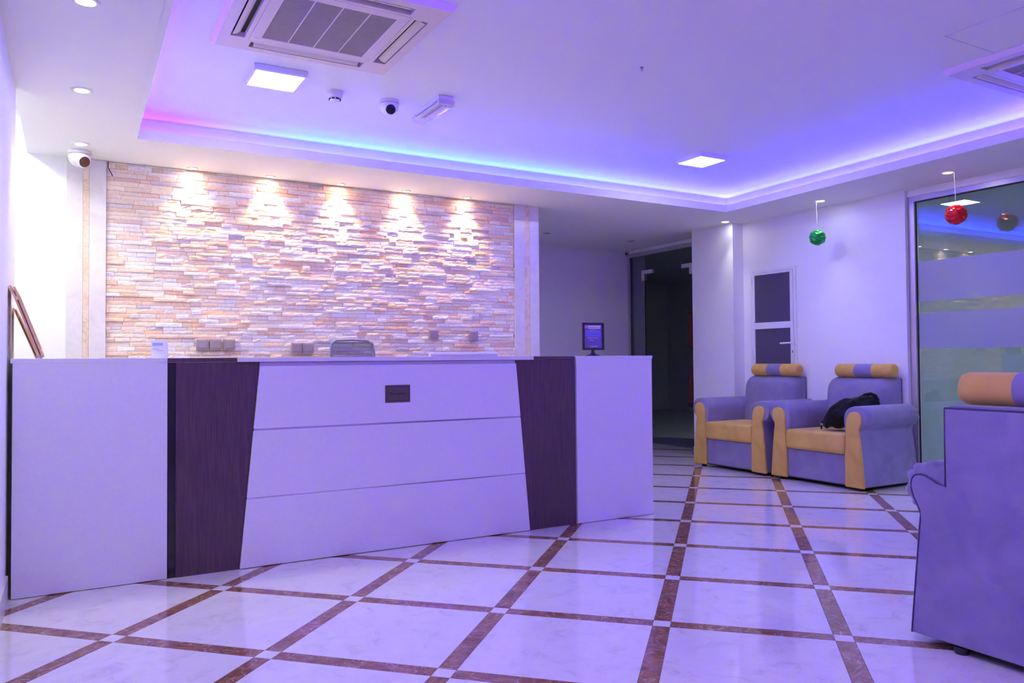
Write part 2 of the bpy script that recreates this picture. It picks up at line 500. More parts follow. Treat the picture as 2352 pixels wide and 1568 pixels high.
struct(box('wall_right_near', M['wall'], XR, 6.52, -3.1, 0.9, 0.0, ZS), 'white right wall nearer than the glass partition', 'wall')
struct(box('wall_front', M['wall'], -0.40, 6.52, -3.25, -3.1, 0.0, ZS+0.25), 'white wall behind the viewer', 'wall')

# ------------------------------------------------------------------ ceiling with lit tray
FL, FR, NR, NL = (0.372, 5.560), (5.676, 5.632), (5.21, -2.6), (0.320, -2.6)
def offset_poly(d):
    P = [FL, FR, NR, NL]; n = 4; out = []
    cx = sum(p[0] for p in P)/4; cy = sum(p[1] for p in P)/4
    lines = []
    for k in range(n):
        a, b = Vector(P[k]), Vector(P[(k+1) % n]); t = (b-a).normalized()
        nn = Vector((t.y, -t.x))
        if nn.dot(a-Vector((cx, cy))) < 0: nn = -nn
        lines.append((a+nn*d, t))
    for k in range(n):
        p, t = lines[k-1]; q, u = lines[k]
        den = t.x*u.y-t.y*u.x
        s_ = ((q.x-p.x)*u.y-(q.y-p.y)*u.x)/den
        out.append(p+t*s_)
    return out
def sweep(prof):
    mb = MB(); rings = [[(p.x, p.y, z) for p in offset_poly(d)] for d, z in prof]
    vs = [p for r in rings for p in r]; fs = []
    for i in range(len(prof)-1):
        for k in range(4):
            k2 = (k+1) % 4
            fs.append((i*4+k, i*4+k2, (i+1)*4+k2, (i+1)*4+k))
    return mb.add(vs, fs)
inn = offset_poly(-0.14)
ceiling = struct(MB().prism([(p.x, p.y) for p in offset_poly(0.33)], 'z', ZC, ZC+0.08).build('ceiling', M['ceil']),
                 'raised white tray ceiling washed in violet cove light', 'ceiling')
# soffit ring: outer rectangle minus tray
O = [(-0.262, 8.36), (6.62, 8.36), (6.62, -3.1), (-0.262, -3.1)]
T = [(p.x, p.y) for p in offset_poly(0.031)]
vs = [(x, y, ZS) for x, y in O]+[(x, y, ZS) for x, y in T]+[(x, y, ZS+0.015) for x, y in O]+[(x, y, ZS+0.015) for x, y in T]
fs = []
for k in range(4):
    k2 = (k+1) % 4
    fs += [(k, k2, 4+k2, 4+k), (8+k, 12+k, 12+k2, 8+k2), (k, 8+k, 8+k2, k2), (4+k, 4+k2, 12+k2, 12+k)]
MB().add(vs, fs).build('soffit', M['ceil'], ceiling)
sweep([(0.032, ZS), (0.0, ZS), (0.0, 2.618), (0.054, 2.618), (0.062, 2.701), (0.088, 2.703), (0.090, 2.655), (0.088, ZS)]).build('cove_lip', M['ceil'], ceiling)
sweep([(0.089, 2.655), (0.292, 2.655), (0.292, ZC)]).build('cove_trough', M['ceil'], ceiling)
# roof above the soffit so that no outside light leaks in
struct(box('ceiling_leak_cover', M['ceil'], -0.5, 6.8, -3.3, 8.6, 2.86, 2.95), 'unseen cover added above the false ceiling to block light leaks', 'ceiling')
strip = thing('led_strip', (2.9, 1.5, 2.60), 'violet and blue light strip hidden in the ceiling cove', 'light strip')
sweep([(0.2732, 2.656), (0.2732, 2.717), (0.2915, 2.717), (0.2915, 2.656), (0.2732, 2.656)]).build('strip_carrier', M['ceil'], strip)
sg = sweep([(0.2725, 2.676), (0.2725, 2.714)]).build('diodes', M['led'], strip)
sg.data.transform(Matrix.Translation(abs_loc(sg))); sg.location = -abs_loc(strip)
sl_ = sweep([(0.026, 2.6188), (0.036, 2.6188)]).build('lower_diodes', M['led_low'], strip)
sl_.data.transform(Matrix.Translation(abs_loc(sl_))); sl_.location = -abs_loc(strip)
# ceiling access hatch (thin outline)
hatch = thing('access_hatch', (4.185, 2.135, ZC-0.004), 'flush square access hatch beside the right ceiling unit', 'hatch')
box('hatch_panel', M['ceil'], 3.962, 4.41, 1.91, 2.358, ZC-0.003, ZC, hatch)
MB().box(3.955, 3.960, 1.905, 2.365, ZC-0.0025, ZC).box(3.955, 4.417, 2.360, 2.365, ZC-0.0025, ZC).build('hatch_gap', M['hatchline'], hatch)

# ------------------------------------------------------------------ stone cladding
WX0, WX1, WZ0, WZ1 = 0.222, 3.606, 0.78, ZS-0.002
tones = [(0.90, 0.68, 0.46), (0.90, 0.76, 0.56), (0.90, 0.80, 0.62), (0.86, 0.75, 0.62), (0.90, 0.85, 0.72),
         (0.88, 0.62, 0.38), (0.74, 0.68, 0.64), (0.91, 0.88, 0.80), (0.90, 0.72, 0.50), (0.58, 0.53, 0.54), (0.78, 0.60, 0.44)]
wts = [12, 14, 14, 10, 12, 8, 5, 9, 12, 2.5, 5]
rs = random.Random(11)
stones = []
z = WZ0
while z < WZ1-0.012:
    hh = rs.choice([0.026, 0.030, 0.030, 0.034]); hh = min(hh, WZ1-z)
    x = WX0-rs.random()*0.1
    while x < WX1:
        L = rs.choice([0.07, 0.09, 0.12, 0.12, 0.16, 0.19, 0.24])*rs.uniform(0.9, 1.1)
        a, b = max(x, WX0), min(x+L, WX1)
        if b-a > 0.012:
            t = rs.choices(tones, wts)[0]; k = rs.uniform(0.93, 1.07)
            stones.append((a, b, z, z+hh, rs.uniform(0.0, 1.0)**1.5*0.011, tuple(min(0.92, c*k) for c in t), rs.uniform(0.5, 1.0)))
        x += L
    z += hh
def stone_geo(st):
    a, b, z0, z1, proud, tone, rough = st
    nx = max(3, min(9, int((b-a)/0.020))); nz = 3
    g = 0.0007
    vs = []; fs = []
    for iz in range(nz+1):
        for ix in range(nx+1):
            u, v = ix/nx, iz/nz
            px_, pz = a+g+(b-a-2*g)*u, z0+g+(z1-z0-2*g)*v
            nzv = noise.noise(Vector((px_*42, pz*60, proud*900)))*0.6+noise.noise(Vector((px_*95, pz*110, 3+proud*400)))*0.5
            edge = 0.45 if (ix in (0, nx) or iz in (0, nz)) else 1.0
            y = 6.294-proud-edge*rough*(0.004+0.0055*nzv)
            vs.append((px_, y, pz))
    W = nx+1
    for iz in range(nz):
        for ix in range(nx):
            p = iz*W+ix; fs.append((p, p+1, p+W+1, p+W))
    ring = list(range(W))+[W*k+nx for k in range(1, nz+1)]+[W*nz+k for k in range(nx-1, -1, -1)]+[W*k for k in range(nz-1, 0, -1)]
    n0 = len(vs)
    vs += [(vs[i][0], 6.334, vs[i][2]) for i in ring]
    n = len(ring)
    for k in range(n):
        k2 = (k+1) % n; fs.append((ring[k2], ring[k], n0+k, n0+k2))
    return vs, fs
def stone_obj(name, lst):
    V, F, Cc = [], [], []
    for st in lst:
        vs, fs = stone_geo(st); n = len(V); V += vs
        F += [tuple(i+n for i in f) for f in fs]; Cc += [st[5]]*len(vs)
    lo = Vector((min(p[0] for p in V), 6.334, min(p[2] for p in V)))
    me = bpy.data.meshes.new(name)
    me.from_pydata([Vector(p)-lo for p in V], [], F); me.update()
    at = me.color_attributes.new('tone', 'FLOAT_COLOR', 'POINT')
    flat = []
    for c in Cc: flat += [*c, 1.0]
    at.data.foreach_set('color', flat)
    me.materials.append(M['stone'])
    o = bpy.data.objects.new(name, me); COL.objects.link(o)
    o.parent = wall_back; o.location = lo-abs_loc(wall_back)
    return o
def apparent(st):
    if st[2] < 1.13: return 0
    dpt = 0.495*(st[0]+st[1])/2+0.869*6.3
    return (st[1]-st[0])*(st[3]-st[2])/dpt**2
stones.sort(key=apparent, reverse=True)
for st in stones[:300]: stone_obj('ledge_stone', [st])
rest = stone_obj('ledge_stones', stones[300:]); rest['kind'] = 'stuff'

# marble pilasters beside the stone
def pilaster(name, x0, i0, i1, x1, yf, label, joint):
    t = thing(name, ((x0+x1)/2, yf+0.03, 0), label, 'pilaster'); t['kind'] = 'structure'
    zz = [0.0, joint, ZS-0.001] if joint else [0.0, 0.9, ZS-0.001]
    for a, b in zip(zz[:-1], zz[1:]):
        box('marble_slab', M['pil'], x0, i0-0.001, yf, 6.334, a+0.001, b-0.001, t)
        box('marble_inlay', M['inlay'], i0, i1, yf+0.0015, 6.334, a+0.001, b-0.001, t)
        box('marble_slab', M['pil'], i1+0.001, x1, yf, 6.334, a+0.001, b-0.001, t)
    return t
pilaster('trim_1', -0.026, 0.076, 0.114, 0.221, 6.265, 'pale marble pilaster with gold inlay left of the stone wall', None)
pilaster('trim_2', 3.607, 3.715, 3.772, 3.874, 6.275, 'pale marble pilaster with brown inlay right of the stone wall', 2.41)

# ------------------------------------------------------------------ glass corridor door
d1 = thing('door_1', (6.60, 7.6, 0), 'dark frameless glass door at the end of the corridor', 'door'); d1['kind'] = 'structure'
MB().box(6.57, 6.63, 8.31, 8.355, 0, 2.51).box(6.57, 6.63, 6.70, 8.31, 2.46, 2.51).build('door_frame', M['alu'], d1)
box('header', M['wall'], 6.56, 6.64, 6.70, 8.358, 2.51, ZS-0.001, d1)
MB().box(6.585, 6.59, 8.296, 8.31, 0, 2.46).build('gasket', M['gasket'], d1)
box('fixed_pane', M['glassdark'], 6.595, 6.605, 8.03, 8.296, 0.012, 2.46, d1)
box('transom_pane', M['glassdark'], 6.595, 6.605, 6.72, 8.026, 2.225, 2.46, d1)
leaf = box('door_leaf', M['glassdark'], 6.595, 6.605, 7.11, 8.022, 0.012, 2.220, d1)
box('gap_shadow', M['gasket'], 6.594, 6.606, 8.0225, 8.0295, 0.012, 2.22, d1)
MB().box(6.575, 6.625, 7.86, 8.075, 2.215, 2.262).box(6.575, 6.625, 8.023, 8.075, 2.13, 2.215).build('patch_fitting', M['plast'], d1)
MB().box(6.575, 6.625, 7.10, 7.30, 2.215, 2.262).box(6.575, 6.625, 7.10, 7.16, 2.13, 2.215).build('patch_fitting', M['plast'], d1)
box('side_pane', M['glassdark'], 6.595, 6.605, 6.70, 7.105, 0.012, 2.220, d1)
# small door sensor brackets at the head of the two glazed openings
def bracket(loc, label):
    t = thing('frame_bracket', loc, label, 'bracket')
    x, y, zz = loc
    box('bracket_plate', M['alu'], x-0.012, x+0.012, y-0.026, y+0.026, zz, zz+0.058, t, bevel=0.004)
    MB().lathe([(0, -0.016), (0.012, -0.016), (0.012, 0), (0, 0)], (x-0.012, y, zz+0.03), 'x', 12).build('bracket_bolt', M['gasket'], t, smooth=40)
bracket((6.545, 8.39-0.06, 2.485), 'small metal bracket above the corner of the dark corridor door')

# dim room behind the corridor door
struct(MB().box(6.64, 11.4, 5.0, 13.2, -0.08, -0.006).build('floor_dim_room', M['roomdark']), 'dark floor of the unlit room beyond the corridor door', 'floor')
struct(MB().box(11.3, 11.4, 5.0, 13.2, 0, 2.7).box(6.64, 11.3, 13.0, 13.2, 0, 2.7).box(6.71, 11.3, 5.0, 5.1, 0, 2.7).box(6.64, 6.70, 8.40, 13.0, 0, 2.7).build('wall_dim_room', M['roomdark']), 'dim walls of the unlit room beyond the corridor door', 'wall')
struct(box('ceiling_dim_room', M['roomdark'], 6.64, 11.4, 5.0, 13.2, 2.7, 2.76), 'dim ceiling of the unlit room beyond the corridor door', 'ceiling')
struct(box('wall_added_backing', M['wall'], 6.64, 6.93, 8.42, 8.52, 0, 2.7), 'pale wall piece added behind the narrow side pane to lighten it', 'wall')  # white stub put in to give the fixed pane its pale reflected tone
stub = struct(box('wall_dim_stub', M['roomdark'], 7.42, 7.5, 5.1, 8.0, 0, 2.7), 'dark wall stub carrying the fire extinguishers', 'wall')
def extinguisher(zb, label):
    c = (7.325, 7.90, zb)
    t = thing('fire_extinguisher', c, label, 'extinguisher')
    MB().lathe([(0, 0.055), (0.078, 0.055), (0.08, 0.07), (0.08, 0.40), (0.06, 0.46), (0.022, 0.48), (0.022, 0.50), (0, 0.50)], c, 'z', 24).build('cylinder', M['red'], t, smooth=40)
    MB().lathe([(0, 0), (0.083, 0), (0.083, 0.06), (0, 0.06)], c, 'z', 24).build('base_cup', M['black'], t, smooth=40)
    MB().box(c[0]-0.02, c[0]+0.02, c[1]-0.02, c[1]+0.10, zb+0.50, zb+0.52).box(c[0]-0.015, c[0]+0.015, c[1]-0.02, c[1]+0.09, zb+0.54, zb+0.553).build('handle', M['red'], t)
    MB().tube([(c[0]-0.03, c[1]-0.02, zb+0.51), (c[0]-0.07, c[1]-0.06, zb+0.45), (c[0]-0.085, c[1]-0.06, zb+0.2), (c[0]-0.085, c[1]-0.05, zb+0.1)], 0.009).build('hose', M['black'], t, smooth=60)
    box('hook', M['gasket'], c[0]+0.03, 7.42, c[1]-0.02, c[1]+0.02, zb+0.44, zb+0.46, t)
extinguisher(1.205, 'upper red fire extinguisher half hidden by the pillar')
extinguisher(0.44, 'lower red fire extinguisher half hidden by the pillar and armchair')

# ------------------------------------------------------------------ white panel door
d2 = thing('door_2', (6.33, 5.64, 0), 'white panel door with two dark obscure panes behind the armchair', 'door'); d2['kind'] = 'structure'
y0, y1, zt = 5.345, 5.942, 2.018
fx = XR-0.018
MB().box(fx, XR-0.0005, y1-0.035, y1, 0, zt).box(fx, XR-0.0005, y0, y0+0.03, 0, zt).box(fx, XR-0.0005, y0+0.03, y1-0.035, zt-0.03, zt).build('door_frame', M['pvc'], d2, bevel=0.003, smooth=30)
leafd = thing('door_leaf', (XR-0.02, 5.64, 0.0), '', ''); del leafd['label']; del leafd['category']
leafd.parent = d2; leafd.location = Vector((XR-0.02, 5.64, 0.0))-abs_loc(d2)
ly0, ly1 = y0+0.032, y1-0.037
px0, px1 = 5.412, 5.878
MB().box(fx-0.008, XR-0.002, ly0, px0, 0.01, zt-0.032).box(fx-0.008, XR-0.002, px1, ly1, 0.01, zt-0.032)\
    .box(fx-0.008, XR-0.002, px0, px1, 1.965, zt-0.032).box(fx-0.008, XR-0.002, px0, px1, 1.398, 1.466)\
    .box(fx-0.008, XR-0.002, px0, px1, 0.01, 0.85).build('leaf_frame', M['pvc'], leafd, bevel=0.003, smooth=30)
box('pane', M['doorpane'], XR-0.014, XR-0.004, px0, px1, 1.466, 1.965, leafd)
box('pane', M['doorpane'], XR-0.014, XR-0.004, px0, px1, 0.85, 1.398, leafd)
for zz in (1.86, 1.08, 0.30):
    MB().lathe([(0, 0), (0.008, 0), (0.008, 0.095), (0, 0.095)], (fx-0.012, y1-0.034, zz), 'z', 12).box(fx-0.006, fx, y1-0.05, y1-0.015, zz+0.045, zz+0.09).build('hinge', M['pvc'], d2, smooth=40)
MB().box(fx-0.018, fx-0.008, 5.362, 5.394, 1.13, 1.29).tube([(fx-0.012, 5.378, 1.245), (fx-0.05, 5.378, 1.245), (fx-0.055, 5.40, 1.245), (fx-0.055, 5.50, 1.242)], 0.009).build('handle', M['pvc'], d2, smooth=50)
box('keyhole', M['gasket'], fx-0.019, fx-0.0175, 5.374, 5.382, 1.145, 1.17, d2)

# ------------------------------------------------------------------ glass partition on the right
w1 = thing('window_1', (6.41, 2.5, 0), 'floor-length tinted glass partition with frosted bands on the right', 'glass partition'); w1['kind'] = 'structure'
GXp = 6.405
MB().box(6.375, 6.44, 4.115, 4.168, 0, 2.49).box(6.375, 6.44, 0.95, 4.115, 2.445, 2.49).box(6.375, 6.44, 0.902, 0.95, 0, 2.49).build('frame', M['alu'], w1)
box('header', M['wall'], 6.365, 6.46, 0.902, 4.17, 2.49, ZS-0.001, w1)
MB().box(6.395, 6.40, 4.103, 4.115, 0, 2.445).box(6.395, 6.40, 0.95, 4.103, 2.435, 2.445).build('gasket', M['gasket'], w1)
pane = box('pane', M['glass'], GXp, GXp+0.01, 0.95, 4.103, 0.005, 2.435, w1)
for z0, z1 in ((1.572, 1.918), (1.166, 1.470)):
    box('frosted_band', M['frost'], GXp-0.0025, GXp-0.001, 0.95, 4.103, z0, z1, w1)
struct(box('floor_office', M['roomdark'], 6.64, 9.8, 0.3, 4.85, -0.08, -0.006), 'floor of the office behind the glass partition', 'floor')
struct(MB().box(9.7, 9.8, 0.3, 4.85, 0, 2.7).box(6.53, 9.7, 4.75, 4.85, 0, 2.7).box(6.53, 9.7, 0.3, 0.4, 0, 2.7).build('wall_office', M['roomteal']), 'grey green walls of the office behind the glass partition', 'wall')
struct(box('wall_office_stub', M['roomteal'], 6.53, 7.02, 4.19, 4.749, 0, 2.61), 'pale wall return just behind the left end of the glass', 'wall')
struct(box('ceiling_office', M['roomteal'], 6.46, 9.8, 0.3, 4.85, 2.62, 2.70), 'office ceiling behind the glass partition', 'ceiling')
bracket((6.395, 4.150, 2.492), 'small metal bracket above the corner of the glass partition')

# ------------------------------------------------------------------ reception desk
FY = 4.31
ct = thing('reception_counter', (1.69, 4.6, 0), 'wide reception counter with dark ends and tapered white front panels', 'desk')
box('carcass', M['wenge'], 0.434, 2.936, FY+0.014, 4.72, 0.0, 1.095, ct)
MB().box(0.434, 0.773, FY+0.002, 4.72, 1.0955, 1.117).build('end_top', M['wenge'], ct)
MB().box(2.602, 2.936, FY+0.002, 4.72, 1.0955, 1.117).build('end_top', M['wenge'], ct)
box('gloss_edge', M['blackgloss'], 0.436, 0.470, FY+0.006, FY+0.0145, 0.0, 1.09, ct)
lx = lambda z: 0.785+(0.890-0.785)*z/1.095
rx = lambda z: 2.571+(2.474-2.571)*z/1.095
MB().prism([(0.472, 0.0), (lx(0)-0.002, 0.0), (lx(1.093)-0.002, 1.093), (0.472, 1.093)], 'y', FY, FY+0.0145).build('dark_panel', M['wenge'], ct, bevel=0.001)
MB().prism([(rx(0)+0.002, 0.0), (2.934, 0.0), (2.934, 1.093), (rx(1.093)+0.002, 1.093)], 'y', FY, FY+0.0145).build('dark_panel', M['wenge'], ct, bevel=0.001)
pf = FY-0.012
for z0, z1 in ((0.004, 0.364), (0.373, 0.727), (0.737, 1.072)):
    MB().prism([(lx(z0), z0), (rx(z0), z0), (rx(z1), z1), (lx(z1), z1)], 'y', pf, FY+0.012).build('front_panel', M['desk'], ct, bevel=0.0015)
for z0, z1 in ((0.364, 0.373), (0.727, 0.737)):
    MB().prism([(lx(z0)+.001, z0), (rx(z0)-.001, z0), (rx(z1)-.001, z1), (lx(z1)+.001, z1)], 'y', pf+0.004, FY+0.012).build('chrome_strip', M['chrome'], ct)
MB().prism([(lx(1.072), 1.072), (rx(1.072), 1.072), (rx(1.093), 1.093), (lx(1.093), 1.093)], 'y', FY+0.002, FY+0.012).build('recess_shade', M['alu'], ct)  # grey tone stands in for the shade in the step below the slab
box('counter_top', M['desk'], 0.7735, 2.6015, FY-0.022, 4.74, 1.0955, 1.1175, ct, bevel=0.001)
box('work_top', M['desk'], 0.45, 2.92, 4.74, 5.35, 0.72, 0.75, ct)
box('work_top_support', M['wenge'], 0.45, 0.48, 4.74, 5.33, 0, 0.72, ct)
box('work_top_support', M['wenge'], 2.89, 2.92, 4.74, 5.33, 0, 0.72, ct)

def cabinet(name, x0, x1, label, ov):
    t = thing(name, ((x0+x1)/2, 4.62, 0), label, 'cabinet', 'white end cabinets of the reception desk')
    box('body', M['desk'], x0, x1, FY+0.006, 4.94, 0.0, 1.0955, t, bevel=0.001)
    box('front_panel', M['desk'], x0, x1, FY-0.008, FY+0.0055, 0.003, 1.0955, t, bevel=0.001)
    box('top', M['desk'], x0-ov[0], x1+ov[1], FY-0.009, 4.95, 1.096, 1.118, t, bevel=0.001)
cabinet('end_cabinet', -0.232, 0.432, 'white end cabinet of the reception desk beside the left wall', (0.009, 0.0))
cabinet('end_cabinet', 2.943, 3.588, 'white end cabinet of the reception desk nearest the armchairs', (0.0, 0.006))

# reception plaque
pl = thing('sign_plaque', (1.673, 4.30, 0.851), 'dark brass reception plaque on the white counter front', 'sign')
box('plate', M['brass'], 1.595, 1.750, pf-0.003, pf-0.0002, 0.851, 0.953, pl, bevel=0.0008)
MB().box(1.604, 1.741, pf-0.0036, pf-0.003, 0.942, 0.9445).box(1.604, 1.741, pf-0.0036, pf-0.003, 0.8605, 0.863)\
    .box(1.604, 1.6065, pf-0.0036, pf-0.003, 0.8605, 0.9445).box(1.7385, 1.741, pf-0.0036, pf-0.003, 0.8605, 0.9445).build('border_line', M['brassdark'], pl)
RX = Matrix.Rotation(math.radians(90), 4, 'X')
text_mesh('lettering', 'Reception', 0.0262, M['brassdark'], pl, Matrix.Translation((1.673, pf-0.0035, 0.9035)) @ RX, 0.0005)

# ------------------------------------------------------------------ things on / behind the desk
# leaning wooden frames
def leaning(name, ya, yb, xb, ztop, th, label, mats):
    t = thing(name, (xb-0.05, (ya+yb)/2, 1.118), label, 'picture frame', 'wooden frames leaning on the left wall')
    bx, tx = xb, XL+0.004
    bz, tz = 1.1185, ztop
    d = Vector((tx-bx, 0, tz-bz)); L = d.length; d.normalize(); n = Vector((d.z, 0, -d.x))
    def slab(nm, mt, o0, o1, l0, l1, y0, y1):
        q = [Vector((bx, 0, bz))+n*o+d*l for o, l in ((o0, l0), (o1, l0), (o1, l1), (o0, l1))]
        MB().prism([(p.x, p.z) for p in q], 'y', y0, y1).build(nm, mt, t, bevel=0.001)
    slab('back_board', mats[0], 0.0, th*0.4, 0.0, L, ya, yb)
    slab('core_board', mats[1], th*0.4, th*0.6, 0.02, L*0.80, ya+0.004, yb-0.004)
    r = 0.03
    slab('frame_rail', mats[0], th*0.6, th, 0.012, 0.012+r, ya, yb)
    slab('frame_rail', mats[0], th*0.6, th, L*0.97-r, L*0.97, ya, yb)
    slab('frame_stile', mats[0], th*0.6, th, 0.012+r, L*0.97-r, ya, ya+r)
    slab('frame_stile', mats[0], th*0.6, th, 0.012+r, L*0.97-r, yb-r, yb)
    slab('corner_foot', M['chrome'], th*0.3, th*1.1, 0.0, 0.012, ya, ya+0.02)
leaning('wooden_frame', 4.335, 4.60, -0.128, 1.463, 0.022, 'taller orange wooden frame leaning against the left wall', (M['oak'], M['walnut']))
leaning('wooden_frame', 4.63, 4.85, -0.150, 1.375, 0.012, 'shorter wooden board leaning behind the taller frame', (M['oak'], M['walnut']))

# white tent card
tc_ = thing('tent_card', (0.415, 4.52, 1.118), 'small white card with blue heading on the left cabinet', 'card')
MB().prism([(4.50, 1.1185), (4.502, 1.1185), (4.522, 1.208), (4.542, 1.1185), (4.544, 1.1185), (4.523, 1.211), (4.521, 1.211)], 'x', 0.374, 0.455).build('folded_card', M['paper'], tc_)
def on_card(nm, mt, x0, x1, z0, z1):
    f_ = lambda z: 4.4988+(z-1.1185)*0.0215/0.0925-0.0006
    MB().add([(x0, f_(z0), z0), (x1, f_(z0), z0), (x1, f_(z1), z1), (x0, f_(z1), z1), (x0, f_(z0)+.0004, z0), (x1, f_(z0)+.0004, z0), (x1, f_(z1)+.0004, z1), (x0, f_(z1)+.0004, z1)],
             [(0, 1, 2, 3), (4, 7, 6, 5), (0, 4, 5, 1), (1, 5, 6, 2), (2, 6, 7, 3), (3, 7, 4, 0)]).build(nm, mt, tc_)
on_card('heading_print', M['printblue'], 0.380, 0.430, 1.186, 1.200)
on_card('text_print', M['printgrey'], 0.380, 0.410, 1.165, 1.168)
on_card('text_print', M['printgrey'], 0.402, 0.432, 1.156, 1.159)

# black sign stand
ss = thing('sign_stand', (3.20, 4.47, 1.118), 'black framed notice stand on the right white cabinet', 'sign')
MB().lathe([(0, 0), (0.055, 0), (0.055, 0.004), (0.03, 0.010), (0.014, 0.020), (0.011, 0.045), (0, 0.045)], (3.20, 4.472, 1.118), 'z', 24).build('stand_base', M['black'], ss, smooth=40)
Rz = Matrix.Translation((3.20, 4.47, 0)) @ Matrix.Rotation(math.radians(-8), 4, 'Z') @ Matrix.Translation((-3.20, -4.47, 0))
fx0, fx1, fz0, fz1 = 3.117, 3.285, 1.160, 1.352
MB().box(fx0, fx1, 4.46, 4.474, fz0, fz0+0.014).box(fx0, fx1, 4.46, 4.474, fz1-0.014, fz1).box(fx0, fx0+0.014, 4.46, 4.474, fz0+0.014, fz1-0.014)\
    .box(fx1-0.014, fx1, 4.46, 4.474, fz0+0.014, fz1-0.014).box(fx0+0.01, fx1-0.01, 4.471, 4.476, fz0+0.01, fz1-0.01).build('sign_frame', M['black'], ss, tf=Rz)
sh = MB().box(fx0+0.014, fx1-0.014, 4.4665, 4.4705, fz0+0.014, fz1-0.014).build('notice_sheet', M['sheet'], ss, tf=Rz)
def pr(nm, mt, x0, x1, z0, z1):
    MB().box(fx0+x0, fx0+x1, 4.4659, 4.4664, fz0+z0, fz0+z1).build(nm, mt, ss, tf=Rz)
pr('picture_print', M['sheetblue'], 0.020, 0.147, 0.092, 0.130)
pr('emblem_print', M['sheetpink'], 0.017, 0.038, 0.153, 0.174)
pr('heading_print', M['sheetlight'], 0.041, 0.143, 0.160, 0.172)
pr('heading_print', M['sheetlight'], 0.046, 0.140, 0.150, 0.156)
pr('text_print', M['printgrey'], 0.060, 0.105, 0.141, 0.144)
pr('text_print', M['printgrey'], 0.028, 0.135, 0.132, 0.135)
pr('text_print', M['printgrey'], 0.038, 0.126, 0.083, 0.087)
text_mesh('lettering', 'Time is', 0.0125, M['sheetlight'], ss, Rz @ Matrix.Translation((fx0+0.073, 4.4658, fz0+0.070)) @ RX, 0.0003)
text_mesh('lettering', '12.00 PM', 0.0165, M['sheetlight'], ss, Rz @ Matrix.Translation((fx0+0.086, 4.4658, fz0+0.024)) @ RX, 0.0003)

# white monitor behind the counter
mo = thing('computer_monitor', (2.46, 5.05, 0.75), 'white computer monitor peeking over the counter', 'monitor')
MB().box(2.183, 2.735, 5.00, 5.035, 0.83, 1.152).build('monitor_shell', M['plast'], mo, bevel=0.022, seg=4, smooth=40)
box('screen', M['lens'], 2.20, 2.718, 5.0352, 5.037, 0.86, 1.135, mo)
MB().box(2.43, 2.49, 5.035, 5.055, 0.76, 0.95).box(2.33, 2.59, 4.97, 5.16, 0.751, 0.762).build('monitor_stand', M['plast'], mo, bevel=0.003, smooth=30)

# office chair behind the counter
oc = thing('office_chair', (1.86, 5.62, 0), 'grey mesh-back office chair behind the reception counter', 'chair')
bp_ = [(-0.165, 0.70), (-0.172, 0.95), (-0.170, 1.16), (-0.160, 1.225), (-0.125, 1.250), (0, 1.256), (0.125, 1.250), (0.160, 1.225), (0.170, 1.16), (0.172, 0.95), (0.165, 0.70), (0, 0.68)]
def backpt(u, z): return (1.86+u, 5.70+0.03*(1-(u/0.17)**2)+0.03*(z-0.9), z)
MB().tube([backpt(u, z) for u, z in bp_]+[backpt(*bp_[0])], 0.0095, 8).build('back_frame', M['frameteal'], oc, smooth=60)
mm = MB()
NU, NV = 8, 8
pts = [backpt(-0.16+0.32*a/NU, 0.70+0.54*b/NV) for b in range(NV+1) for a in range(NU+1)]
mm.add(pts, [(b*(NU+1)+a, b*(NU+1)+a+1, (b+1)*(NU+1)+a+1, (b+1)*(NU+1)+a) for b in range(NV) for a in range(NU)])
mo_ = mm.build('back_mesh', M['mesh'], oc, smooth=60)
sd = mo_.modifiers.new('thick', 'SOLIDIFY'); sd.thickness = 0.002
box('seat', M['blackcloth'], 1.63, 2.09, 5.38, 5.84, 0.44, 0.51, oc, bevel=0.03, seg=3)
MB().tube([(1.86, 5.84, 0.47), (1.86, 5.86, 0.6), (1.86, 5.74, 0.72)], 0.018).build('back_bracket', M['black'], oc, smooth=60)
MB().lathe([(0, 0.10), (0.028, 0.10), (0.028, 0.44), (0, 0.44)], (1.86, 5.62, 0), 'z', 16).build('gas_column', M['black'], oc, smooth=40)
for k in range(5):
    a = 2*math.pi*k/5+0.3
    e = (1.86+0.28*math.cos(a), 5.62+0.28*math.sin(a))
    MB().tube([(1.86, 5.62, 0.115), (e[0], e[1], 0.075)], 0.018).build('base_arm', M['black'], oc, smooth=60)
    MB().lathe([(0, -0.02), (0.028, -0.02), (0.028, 0.02), (0, 0.02)], (e[0], e[1], 0.029), 'y', 14).build('castor', M['black'], oc, smooth=40)

# sockets and switches on the stone
def socket(x, zc, face, label, group, cat, dot=None):
    sw = 0.086
    t = thing('wall_socket' if cat == 'socket' else 'wall_switch', (x, 6.27, zc-sw/2), label, cat, group)
    yb = 6.258
    box('back_plate', M['plastgrey'], x-sw/2, x+sw/2, yb, 6.30, zc-sw/2, zc+sw/2, t, bevel=0.003)
    box('rocker', face, x-sw*0.37, x+sw*0.37, yb-0.005, yb-0.0002, zc-sw*0.32, zc+sw*0.40, t, bevel=0.002)
    if dot: box('indicator', dot, x-0.004, x+0.004, yb-0.0062, yb-0.005, zc+0.016, zc+0.020, t)
for k, (x, nm) in enumerate(((0.872, 'leftmost'), (0.966, 'middle'), (1.064, 'rightmost'))):
    socket(x, 1.229, M['plastgrey'], nm+' of the three grey sockets in a row on the stone wall', 'three sockets on the stone', 'socket')
socket(1.581, 1.204, M['plastgrey'], 'left one of the paired grey sockets beside the office chair', 'paired sockets on the stone', 'socket')
socket(1.672, 1.204, M['plastgrey'], 'right one of the paired grey sockets beside the office chair', 'paired sockets on the stone', 'socket')
socket(2.778, 1.324, M['plastgrey'], 'single grey switch with dark dot above the monitor', 'single switches on the stone', 'switch', M['gasket'])
